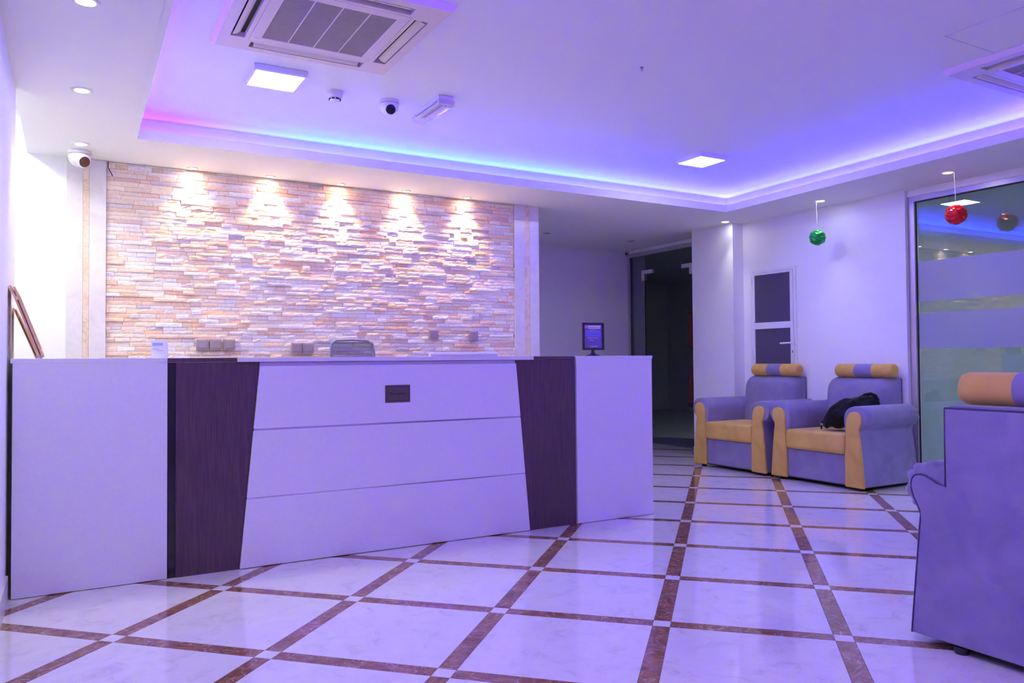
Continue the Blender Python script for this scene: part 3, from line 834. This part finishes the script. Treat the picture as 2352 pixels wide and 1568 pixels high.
socket(3.168, 1.316, M['plastgrey'], 'single grey switch with red dot near the right pilaster', 'single switches on the stone', 'switch', M['red'])
# loose cable at the top left corner of the stone
tag(MB().tube([(0.235, 6.275, 2.545), (0.232, 6.262, 2.50), (0.262, 6.262, 2.44)], 0.003, 6).add(*[[], []]).build('loose_cable', M['blackgloss'], None, smooth=60), 'short loose black cable at the top left of the stone wall', 'cable')

# ------------------------------------------------------------------ armchairs (local: front towards -x)
def mirror(prof, s): return [(p[0]*s, p[1]) for p in prof]
ROLL_P = [(0.474, 0.035), (0.438, 0.42), (0.426, 0.485), (0.440, 0.505), (0.480, 0.528), (0.500, 0.560), (0.507, 0.598), (0.500, 0.637), (0.479, 0.668),
          (0.450, 0.686), (0.405, 0.694), (0.360, 0.690), (0.320, 0.672), (0.293, 0.640), (0.281, 0.600), (0.282, 0.54), (0.292, 0.47), (0.302, 0.40), (0.302, 0.035)]
YEL_P = [(0.479, 0.026), (0.446, 0.40), (0.428, 0.495), (0.440, 0.520), (0.456, 0.555), (0.460, 0.590), (0.450, 0.622), (0.428, 0.642), (0.393, 0.650),
         (0.356, 0.640), (0.332, 0.612), (0.320, 0.570), (0.316, 0.50), (0.312, 0.40), (0.302, 0.30), (0.301, 0.026)]
BACK_P = [(0.478, 0.032), (0.441, 0.42), (0.432, 0.492), (0.446, 0.528), (0.464, 0.562), (0.472, 0.598), (0.466, 0.628), (0.450, 0.643), (0.420, 0.646), (0.385, 0.630), (0.357, 0.614), (0.333, 0.610), (0.333, 0.900)]
def resample(prof, n):
    P = [Vector(p) for p in prof]; P.append(P[0])
    seg = [(P[i+1]-P[i]).length for i in range(len(P)-1)]; T_ = sum(seg); out = []
    for k in range(n):
        d = T_*k/n; i = 0
        while d > seg[i]: d -= seg[i]; i += 1
        out.append(P[i].lerp(P[i+1], d/seg[i]))
    return out
def arm_loft(prof, s):
    pr = resample(prof, 168); n = len(pr); rings = []
    for x, k, rip in ((-0.352, 0.10, 0), (-0.345, 0.03, 0), (-0.325, 0.0, 0), (0.0, 0.0, 0), (0.27, 0.0, 0.0), (0.305, 0.0, 0.25), (0.332, 0.02, 0.7), (0.347, 0.08, 1.0), (0.354, 0.22, 0.8)):
        ring_ = []
        for i, p in enumerate(pr):
            up = min(1, max(0, (p.y-0.44)/0.06))
            tgt = Vector((0.395, min(p.y, 0.585) if up else p.y))
            kk = k*(0.25+0.75*up)
            q = p+(tgt-p)*kk
            if rip and up: q = q+(tgt-p)*0.085*rip*up*math.sin(i*1.05+0.9*math.sin(i*0.37))
            ring_.append((x, q.x*s, max(q.y, 0.035)))
        rings.append(ring_)
    fs_ = []
    for i in range(len(rings)-1):
        for k in range(n):
            k2 = (k+1) % n; fs_.append((i*n+k, i*n+k2, (i+1)*n+k2, (i+1)*n+k))
    fs_ += [tuple(range(n)), tuple((len(rings)-1)*n+k for k in range(n))[::-1]]
    return MB().add([p for r_ in rings for p in r_], fs_)
def chaikin(prof, zmin, it=2):
    for _ in range(it):
        out = []; n = len(prof)
        for i in range(n):
            p, q, o = Vector(prof[i]), Vector(prof[(i+1) % n]), Vector(prof[i-1])
            if p.y < zmin: out.append((p.x, p.y))
            else:
                out.append(tuple(p.lerp(o, 0.25))); out.append(tuple(p.lerp(q, 0.25)))
        prof = out
    return prof
ROLL_P = chaikin(ROLL_P, 0.41); YEL_P = chaikin(YEL_P, 0.38); BACK_P = BACK_P[:1]+chaikin(BACK_P[1:-2], 0.41, 1)[1:-1]+BACK_P[-2:]
def armchair(loc, rot, label):
    t = thing('armchair', (0, 0, 0), label, 'armchair', 'matching grey and mustard armchairs')
    box('seat_base', M['grey_fab'], -0.352, 0.34, -0.303, 0.303, 0.036, 0.290, t, bevel=0.012)
    box('dust_cover', M['gasket'], -0.33, 0.34, -0.46, 0.46, 0.026, 0.0355, t)
    for s in (1, -1):
        arm_loft(ROLL_P, s).build('arm', M['grey_fab'], t, smooth=60)
        MB().prism(mirror(YEL_P, s), 'x', -0.374, -0.345).build('arm_front', M['mustard'], t, smooth=50, bevel=0.009, seg=3)
    box('seat_cushion', M['mustard'], -0.386, 0.19, -0.303, 0.303, 0.288, 0.460, t, bevel=0.030, seg=4)
    # backrest with a gently bulging, leaning front
    def back_ring(x, hw, zt, r, zb=0.30):
        pts = [(x, -hw, zb)]
        for c0, a0 in ((-1, 180), (1, 90)):
            for k in range(7):
                an = math.radians(a0-15*k)
                pts.append((x, c0*(hw-r)+r*math.cos(an), zt-r+r*math.sin(an)))
        return pts+[(x, hw, zb)]
    def front_x(z_): return 0.185-0.10*max(0, 0.80-z_)
    rings = []
    for t_, hw, zt, r in ((0.0, 0.275, 0.845, 0.07), (0.02, 0.305, 0.885, 0.09), (0.06, 0.326, 0.908, 0.10), (0.11, 0.333, 0.915, 0.075), (0.150, 0.333, 0.915, 0.05)):
        rings.append([(front_x(p[2])+t_, p[1], p[2]) for p in back_ring(0, hw, zt, r)])
    rings.append([(0.354, p[1], p[2]) for p in back_ring(0, 0.333, 0.912, 0.03)])
    nb = len(rings[0]); bk = MB(); fs_ = []
    for i_ in range(len(rings)-1):
        for k in range(nb):
            k2 = (k+1) % nb; fs_.append((i_*nb+k, i_*nb+k2, (i_+1)*nb+k2, (i_+1)*nb+k))
    fs_ += [tuple(range(nb)), tuple((len(rings)-1)*nb+k for k in range(nb))[::-1]]
    bk.add([p for r_ in rings for p in r_], fs_).build('backrest', M['grey_fab'], t, smooth=60)
    MB().prism([(y, z_) for y, z_ in BACK_P]+[(-y, z_) for y, z_ in BACK_P[::-1]], 'x', 0.352, 0.362).build('back_panel', M['grey_fab'], t, smooth=40, bevel=0.004)
    for s in (1, -1):
        pts = [(0.361, y*s, z_) for y, z_ in BACK_P]
        MB().tube(pts, 0.0038, 6).build('piping', M['seam'], t, smooth=60)
    MB().tube([(0.357, y, 0.902) for y in (-0.333, -0.2, 0, 0.2, 0.333)], 0.005, 6).build('piping', M['seam'], t, smooth=60)
    R = 0.061; cx, cz = 0.262, 0.975
    for a, b, mt, ends in ((-0.345, -0.145, 'mustard', -1), (-0.145, 0.030, 'grey_fab', 0), (0.030, 0.235, 'mustard', 1)):
        e = 0.022
        if ends == -1: pr_ = [(0, a), (R-e, a), (R-e*0.3, a+e*0.3), (R, a+e), (R, b), (0, b)]
        elif ends == 1: pr_ = [(0, a), (R, a), (R, b-e), (R-e*0.3, b-e*0.3), (R-e, b), (0, b)]
        else: pr_ = [(0, a), (R, a), (R, b), (0, b)]
        MB().lathe(pr_, (cx, 0, cz), 'y', 28).build('headrest_roll', M[mt], t, smooth=50)
    for fx_, fy in ((-0.30, 0.40), (-0.30, -0.40), (0.335, 0.30), (0.335, -0.30)):
        MB().lathe([(0, 0), (0.024, 0), (0.030, 0.027), (0, 0.027)], (fx_, fy, 0), 'z', 14).build('foot', M['black'], t, smooth=40)
    t.location = loc; t.rotation_euler = (0, 0, rot)
    return t
proto = armchair((5.957, 5.572, 0), 0.0, 'armchair against the right wall in front of the panel door')
def place(loc, rot, label):
    o = copy_tree(proto); o.location = loc; o.rotation_euler = (0, 0, rot); o['label'] = label
    return o
place((5.957, 4.556, 0), 0.0, 'armchair with the black bag on its seat beside the glass')
near = place((3.203, 1.398, 0), math.pi, 'nearest armchair seen from behind at the right edge')
for ch in near.children:
    if ch.name.startswith('headrest_roll'): ch.location.y += 0.032

# black bag on the seat
def blob(name, mat, spine, parent, nseg=18, amp=0.12):
    """soft lumpy body along a spine of (pos, half width, half height)"""
    mb = MB(); n = len(spine); vs = []; fs = []
    for i, (p, rw, rh) in enumerate(spine):
        p = Vector(p)
        t = (Vector(spine[min(i+1, n-1)][0])-Vector(spine[max(i-1, 0)][0])).normalized()
        a = t.cross(Vector((0, 0, 1))).normalized(); b = a.cross(t)
        for k in range(nseg):
            an = 2*math.pi*k/nseg
            q = p+a*rw*math.cos(an)+b*rh*math.sin(an)
            q += (q-p)*amp*(0.6*noise.noise(q*11)+0.4*noise.noise(q*27))
            vs.append(q)
    for i in range(n-1):
        for k in range(nseg):
            k2 = (k+1) % nseg
            fs.append((i*nseg+k, i*nseg+k2, (i+1)*nseg+k2, (i+1)*nseg+k))
    fs.append(tuple(range(nseg))[::-1]); fs.append(tuple((n-1)*nseg+k for k in range(nseg)))
    o = mb.add(vs, fs).build(name, mat, parent, smooth=70)
    s_ = o.modifiers.new('sub', 'SUBSURF'); s_.levels = 1; s_.render_levels = 2
    return o
bag = thing('black_bag', (5.88, 4.38, 0.462), 'slumped black bag lying on the armchair seat', 'bag')
def dense(sp, k):
    out = []
    for i in range(len(sp)-1):
        for j in range(k):
            t_ = j/k; (p, a_, b_), (q, c_, d_) = sp[i], sp[i+1]
            out.append((tuple(Vector(p).lerp(Vector(q), t_)), a_+(c_-a_)*t_, b_+(d_-b_)*t_))
    return out+[sp[-1]]
blob('bag_body', M['blackcloth'], dense([((5.73, 4.55, 0.480), 0.02, 0.010), ((5.745, 4.535, 0.528), 0.09, 0.062), ((5.80, 4.48, 0.575), 0.13, 0.105), ((5.86, 4.41, 0.618), 0.14, 0.130),
     ((5.91, 4.34, 0.648), 0.13, 0.126), ((5.95, 4.28, 0.680), 0.10, 0.098), ((5.975, 4.235, 0.712), 0.05, 0.062), ((5.985, 4.205, 0.722), 0.012, 0.020)], 3), bag, nseg=30, amp=0.5)
MB().tube([(5.905, 4.345, 0.740), (5.93, 4.30, 0.772), (5.95, 4.262, 0.782), (5.965, 4.23, 0.768), (5.975, 4.21, 0.725)], 0.015, 10).build('carry_loop', M['blackcloth'], bag, smooth=60)
MB().tube([(5.70, 4.57, 0.475), (5.698, 4.565, 0.53), (5.735, 4.535, 0.585), (5.76, 4.51, 0.60)], 0.008, 8).build('shoulder_strap', M['blackcloth'], bag, smooth=60)
MB().box(5.69, 5.71, 4.545, 4.575, 0.505, 0.525).build('buckle', M['chrome'], bag, bevel=0.003)

# ------------------------------------------------------------------ ceiling fittings
def led_panel(cx, cy, label):
    zb = ZC-0.036
    t = thing('ceiling_panel_light', (cx, cy, zb), label, 'ceiling light', 'square surface-mounted ceiling lights')
    a, b = 0.150, 0.133
    MB().box(cx-a, cx+a, cy-a, cy-b, zb, ZC).box(cx-a, cx+a, cy+b, cy+a, zb, ZC).box(cx-a, cx-b, cy-b, cy+b, zb, ZC).box(cx+b, cx+a, cy-b, cy+b, zb, ZC).build('frame', M['plast'], t, bevel=0.003, smooth=30)
    box('diffuser', M['panel'], cx-b, cx+b, cy-b, cy+b, zb+0.001, zb+0.006, t)
led_panel(1.035, 4.585, 'bright square ceiling light beside the left air conditioner')
led_panel(4.565, 4.805, 'bright square ceiling light over the armchairs')
led_panel(1.035, 1.10, 'square ceiling light above and behind the viewer on the left')
led_panel(4.50, 0.55, 'square ceiling light above and behind the viewer on the right')

def aircon(cx, cy, label):
    zb = ZC-0.032
    t = thing('ceiling_air_conditioner', (cx, cy, zb), label, 'air conditioner', 'ceiling cassette air conditioners')
    H, o1, o0, L = 0.480, 0.408, 0.338, 0.300
    pan = MB()
    # tapered outer ring
    def ring(h0, z0, h1, z1):
        a = [(cx+sx*h0, cy+sy*h0, z0) for sx, sy in ((-1,-1),(1,-1),(1,1),(-1,1))]; b = [(cx+sx*h1, cy+sy*h1, z1) for sx, sy in ((-1,-1),(1,-1),(1,1),(-1,1))]
        pan.add(a+b, [(0,1,5,4),(1,2,6,5),(2,3,7,6),(3,0,4,7)])
    ring(H, ZC, H, ZC-0.006); ring(H, ZC-0.006, H-0.020, zb); ring(H-0.020, zb, o1, zb); ring(o1, zb, o1, ZC)
    pan.box(cx-o0, cx+o0, cy-o0, cy-0.318, zb, ZC-0.001).box(cx-o0, cx+o0, cy+0.318, cy+o0, zb, ZC-0.001).box(cx-o0, cx-0.318, cy-0.318, cy+0.318, zb, ZC-0.001).box(cx+0.318, cx+o0, cy-0.318, cy+0.318, zb, ZC-0.001)
    for sx in (-1, 1):
        for sy in (-1, 1):
            xs = sorted((cx+sx*L, cx+sx*o1)); ys = sorted((cy+sy*L, cy+sy*o1))
            if True:
                x0_, x1_ = xs; y0_, y1_ = ys
                # L shaped corner: fill between the slots
                xa = sorted((cx+sx*L, cx+sx*o1)); ya = sorted((cy+sy*o0, cy+sy*o1))
                pan.box(xa[0], xa[1], ya[0], ya[1], zb, ZC-0.001)
                xb_ = sorted((cx+sx*o0, cx+sx*o1)); yb_ = sorted((cy+sy*L, cy+sy*o0))
                pan.box(xb_[0], xb_[1], yb_[0], yb_[1], zb, ZC-0.001)
    pan.build('panel', M['acplast'], t)
    box('duct', M['darkduct'], cx-o1+0.001, cx+o1-0.001, cy-o1+0.001, cy+o1-0.001, ZC-0.004, ZC-0.001, t)
    fr = MB(); a, b = 0.316, 0.262
    fr.box(cx-a, cx+a, cy-a, cy-b, zb-0.001, ZC-0.005).box(cx-a, cx+a, cy+b, cy+a, zb-0.001, ZC-0.005).box(cx-a, cx-b, cy-b, cy+b, zb-0.001, ZC-0.005).box(cx+b, cx+a, cy-b, cy+b, zb-0.001, ZC-0.005)
    g = fr.build('intake_frame', M['acplast'], t, bevel=0.002)
    sl = MB(); n = 52
    for k in range(n):
        y = cy-b+2*b*(k+0.5)/n
        sl.box(cx-b, cx+b, y-0.0032, y+0.0032, zb+0.002, zb+0.008)
    so = sl.build('grille_slats', M['grille'], g); so['kind'] = 'stuff'
    for k in (-0.5, 0, 0.5):
        box('grille_rib', M['acplast'], cx+k*b-0.003, cx+k*b+0.003, cy-b, cy+b, zb+0.0005, zb+0.002, g)
    for ax, s in (('x', 1), ('x', -1), ('y', 1), ('y', -1)):
        w0, w1_ = o0+0.024, o1+0.004
        prof = [(w0, zb+0.020), (w0+0.012, zb+0.008), (w0+0.030, zb+0.001), (w1_-0.012, zb+0.0005), (w1_-0.012, zb+0.003), (w0+0.031, zb+0.004), (w0+0.014, zb+0.011), (w0+0.003, zb+0.022)]
        if ax == 'x': MB().prism([(cx+s*p, z_) for p, z_ in prof], 'y', cy-L+0.02, cy+L-0.02).build('air_vane', M['acplast'], t, smooth=60)
        else: MB().prism([(cy+s*p, z_) for p, z_ in prof], 'x', cx-L+0.02, cx+L-0.02).build('air_vane', M['acplast'], t, smooth=60)
    box('brand_badge', M['printgrey'], cx-0.295, cx-0.27, cy+0.275, cy+0.279, zb-0.0015, zb-0.001, t)
aircon(1.098, 3.742, 'white ceiling cassette air conditioner at the top left')
aircon(4.900, 2.185, 'white ceiling cassette air conditioner cut by the right edge')

def downlight(x, y, label, lamp, group, r=0.030, z_=ZS):
    t = thing('recessed_downlight', (x, y, z_-0.006), label, 'downlight', group)
    MB().lathe([(r, -0.004), (r+0.004, -0.006), (r+0.016, -0.005), (r+0.018, 0.0), (r, 0.0), (r, -0.004)], (x, y, z_), 'z', 28, cap=False).build('trim_ring', M['plast'], t, smooth=40)
    MB().lathe([(0, -0.002), (r, -0.002), (r, -0.0005), (0, -0.0005)], (x, y, z_), 'z', 24).build('lamp', lamp, t)
    return t
for k, (x, nm) in enumerate(((0.795, 'first'), (1.362, 'second'), (1.928, 'third'), (2.500, 'fourth'), (3.083, 'fifth'))):
    t = downlight(x, 6.212, nm+' warm downlight from the left above the stone wall', M['lampwarm'], 'warm downlights above the stone', 0.024)
    spot('spot_beam', (x, 6.212, ZS-0.012), (x, 6.218, 0.0), DOWN_WARM, (1.0, 0.78, 0.55), 86, 1.0, 0.02, t)
for x, y, lb in ((0.048, 3.53, 'white downlight cut by the top edge of the picture at left'), (0.048, 4.70, 'white downlight above the left end cabinet'), (0.055, 5.86, 'white downlight just in front of the left dome camera')):
    t = downlight(x, y, lb, M['lampw'], 'white downlights along the left soffit', 0.036)
    spot('spot_beam', (x, y, ZS-0.012), (x, y, 0), DOWN_WHITE, (1.0, 0.97, 0.93), 100, 0.9, 0.03, t)
for x, y, lb in ((6.062, 6.035, 'white downlight beside the pillar'), (6.050, 4.82, 'white downlight next to the green ornament string'), (6.025, 3.60, 'white downlight next to the red ornament string')):
    t = downlight(x, y, lb, M['lampw'], 'white downlights along the right soffit', 0.036)
    spot('spot_beam', (x, y, ZS-0.012), (x, y, 0), DOWN_WHITE*0.55, (1.0, 0.97, 0.93), 64, 1.0, 0.03, t)
downlight(4.76, 7.533, 'unlit recessed downlight near the pilaster in the corridor ceiling', M['lampoff'], 'unlit corridor downlights', 0.045)
downlight(6.008, 7.561, 'unlit recessed downlight nearest the dark corridor door', M['lampoff'], 'unlit corridor downlights', 0.045)
# passage lamp (out of sight round the corner)
pt = thing('passage_ceiling_light', (-0.95, 5.55, 3.012), 'ceiling light in the side passage at the left', 'ceiling light')
MB().box(-1.10, -0.80, 5.40, 5.70, 3.014, 3.05).build('housing', M['plast'], pt)
box('diffuser', emit('passage_light', (0.95, 0.98, 1.0), 125.0), -1.085, -0.815, 5.415, 5.685, 3.012, 3.0139, pt)

def fill_lamp(cx, cy, zt, e, label):
    t = thing('added_fill_light', (cx, cy, zt-0.03), label, 'ceiling light')
    box('housing', M['plast'], cx-0.15, cx+0.15, cy-0.15, cy+0.15, zt-0.028, zt, t)
    box('diffuser', emit('fill_lamp', (0.90, 0.98, 1.0), e), cx-0.135, cx+0.135, cy-0.135, cy+0.135, zt-0.031, zt-0.0285, t)
fill_lamp(8.3, 1.3, 2.62, 260.0, 'unseen light added to brighten the office behind the glass partition')  # lamp added out of view to lighten what shows through the partition
fill_lamp(8.6, 6.2, 2.70, 120.0, 'unseen light added to lift the dim room past the corridor')  # added out of view so the corridor door does not go black
# smoke detector
sm = thing('smoke_detector', (1.418, 4.686, ZC-0.062), 'small white smoke detector on the tray ceiling', 'smoke detector')
MB().lathe([(0.050, 0), (0.050, -0.012), (0.046, -0.020), (0.046, -0.030), (0, -0.030)], (1.418, 4.686, ZC), 'z', 28).build('base', M['plast'], sm, smooth=40)
MB().lathe([(0.048, -0.0305), (0.048, -0.040), (0.036, -0.044), (0.030, -0.058), (0.024, -0.062), (0, -0.062)], (1.418, 4.686, ZC), 'z', 28).build('head', M['plast'], sm, smooth=40)
for k in range(8):
    a = 2*math.pi*k/8+0.2
    MB().box(-0.010, 0.010, -0.002, 0.002, -0.005, 0.005).build('vent_slot', M['gasket'], sm, tf=Matrix.Translation((1.418+0.0342*math.cos(a), 4.686+0.0342*math.sin(a), ZC-0.051)) @ Matrix.Rotation(a+math.pi/2, 4, 'Z'))

# turret cameras
def turret(loc, aim, r, label, lens):
    x, y, zt = loc
    t = thing('security_camera', (x, y, zt-r*1.6), label, 'security camera', 'white turret security cameras')
    MB().lathe([(r, 0), (r*1.02, -r*0.25), (r*0.98, -r*0.34), (0, -r*0.34)], (x, y, zt), 'z', 32).build('base', M['plast'], t, smooth=40)
    MB().lathe([(r*0.955, -r*0.345), (r*0.955, -r*0.40), (0, -r*0.40)], (x, y, zt), 'z', 32).build('joint_line', M['plastgrey'], t, smooth=40)
    prof = [(r*0.98, -r*0.405), (r*0.97, -r*0.60)]
    for k in range(1, 10):
        a = math.pi/2*k/9
        prof.append((r*0.96*math.cos(a), -r*0.60-r*0.90*math.sin(a)))
    MB().lathe(prof[:-1]+[(0, -r*1.50)], (x, y, zt), 'z', 32).build('housing', M['plast'], t, smooth=50)
    c = Vector((x, y, zt-r*0.80)); d = (Vector(aim)-c).normalized()
    q = d.to_track_quat('Z', 'Y').to_matrix().to_4x4(); q.translation = c
    b = MB().lathe([(r*0.66, r*0.30), (r*0.64, r*0.78), (r*0.56, r*0.94), (r*0.50, r*0.97), (0, r*0.97)], (0, 0, 0), 'z', 28).build('eyeball', M['plast'], t, smooth=50, tf=q)
    MB().lathe([(r*0.50, r*0.975), (r*0.48, r*1.0), (r*0.3, r*1.03), (0, r*1.05)], (0, 0, 0), 'z', 28).build('lens_window', lens, t, smooth=50, tf=q)
    MB().lathe([(r*0.665, r*0.42), (r*0.68, r*0.44), (r*0.68, r*0.47), (r*0.665, r*0.49)], (0, 0, 0), 'z', 28, cap=False).build('gap_ring', M['plastgrey'], t, smooth=50, tf=q)
turret((0.050, 6.070, ZS), (1.6, 3.2, 1.2), 0.073, 'white turret camera on the soffit above the left pilaster', M['lensbrown'])
turret((1.775, 4.690, ZC), (1.1, 1.2, 1.25), 0.062, 'white turret camera on the tray ceiling', M['lens'])

# emergency bulkhead light
el = thing('emergency_light', (2.055, 4.62, ZC-0.085), 'emergency bulkhead light with clear cover on the tray ceiling', 'emergency light')
box('back_box', M['plast'], 2.005, 2.105, 4.43, 4.83, ZC-0.030, ZC, el, bevel=0.003)
box('end_housing', M['plast'], 2.003, 2.107, 4.425, 4.452, ZC-0.056, ZC-0.001, el, bevel=0.004)
prof = [(1.996, ZC-0.030)]
for k in range(0, 11):
    a = math.pi*k/10
    prof.append((2.055-0.058*math.cos(a), ZC-0.046-0.036*math.sin(a)))
prof.append((2.114, ZC-0.030))
MB().prism(prof, 'y', 4.420, 4.84).build('lens_cover', M['clear'], el, smooth=40)
MB().lathe([(0, 4.47), (0.009, 4.47), (0.009, 4.80), (0, 4.80)], (2.070, 0, ZC-0.050), 'y', 12).build('tube', M['plast'], el, smooth=40)
MB().box(2.02, 2.045, 4.46, 4.81, ZC-0.040, ZC-0.0305).build('reflector', M['paper'], el)

# small hook in the tray ceiling
tag(MB().lathe([(0, 0), (0.010, 0), (0.010, -0.006), (0.004, -0.010), (0.004, -0.022), (0, -0.022)], (2.838, 3.459, ZC), 'z', 14).build('ceiling_hook', M['plastgrey'], None, smooth=40), 'tiny grey hook in the middle of the tray ceiling', 'hook')
# round white fitting at the top right
rd = thing('round_sensor', (3.965, 1.905, ZC-0.06), 'round white sensor at the top right corner of the picture', 'sensor')
MB().lathe([(0.062, 0), (0.062, -0.014), (0.056, -0.022), (0, -0.022)], (3.965, 1.905, ZC), 'z', 32).build('base', M['plast'], rd, smooth=40)
MB().lathe([(0.052, -0.0225), (0.048, -0.04), (0.034, -0.055), (0.016, -0.062), (0, -0.063)], (3.965, 1.905, ZC), 'z', 32).build('dome', M['paper'], rd, smooth=50)

# hanging foil balls
def foil_ball(c, r, mat, sx, label):
    t = thing('hanging_ornament', (c[0], c[1], c[2]-r), label, 'ornament', 'foil balls hanging from the soffit')
    V, F = [], []
    nu, nv = 28, 18
    for j in range(nv+1):
        th = math.pi*j/nv
        for i in range(nu):
            ph = 2*math.pi*i/nu
            d = Vector((math.sin(th)*math.cos(ph), math.sin(th)*math.sin(ph), math.cos(th)))
            k = 1+0.05*math.cos(6*ph+3*math.cos(4*th))*math.sin(th)+0.035*math.cos(9*th+2*ph)
            V.append((c[0]+d.x*r*k, c[1]+d.y*r*k, c[2]+d.z*r*k*0.97))
    for j in range(nv):
        for i in range(nu):
            i2 = (i+1) % nu
            F.append((j*nu+i, j*nu+i2, (j+1)*nu+i2, (j+1)*nu+i))
    b = MB().add(V, F).build('foil_ball', mat, t)
    MB().tube([(c[0]-0.012, c[1], ZS-0.002), (c[0], c[1], c[2]+r*0.93)], 0.0026, 6).build('string', M['string'], t)
foil_ball((6.03, 4.842, 2.209), 0.073, M['greenfoil'], 0, 'green foil ball hanging in front of the right wall')
foil_ball((6.045, 3.553, 2.208), 0.079, M['redfoil'], 0, 'red foil ball hanging in front of the glass partition')
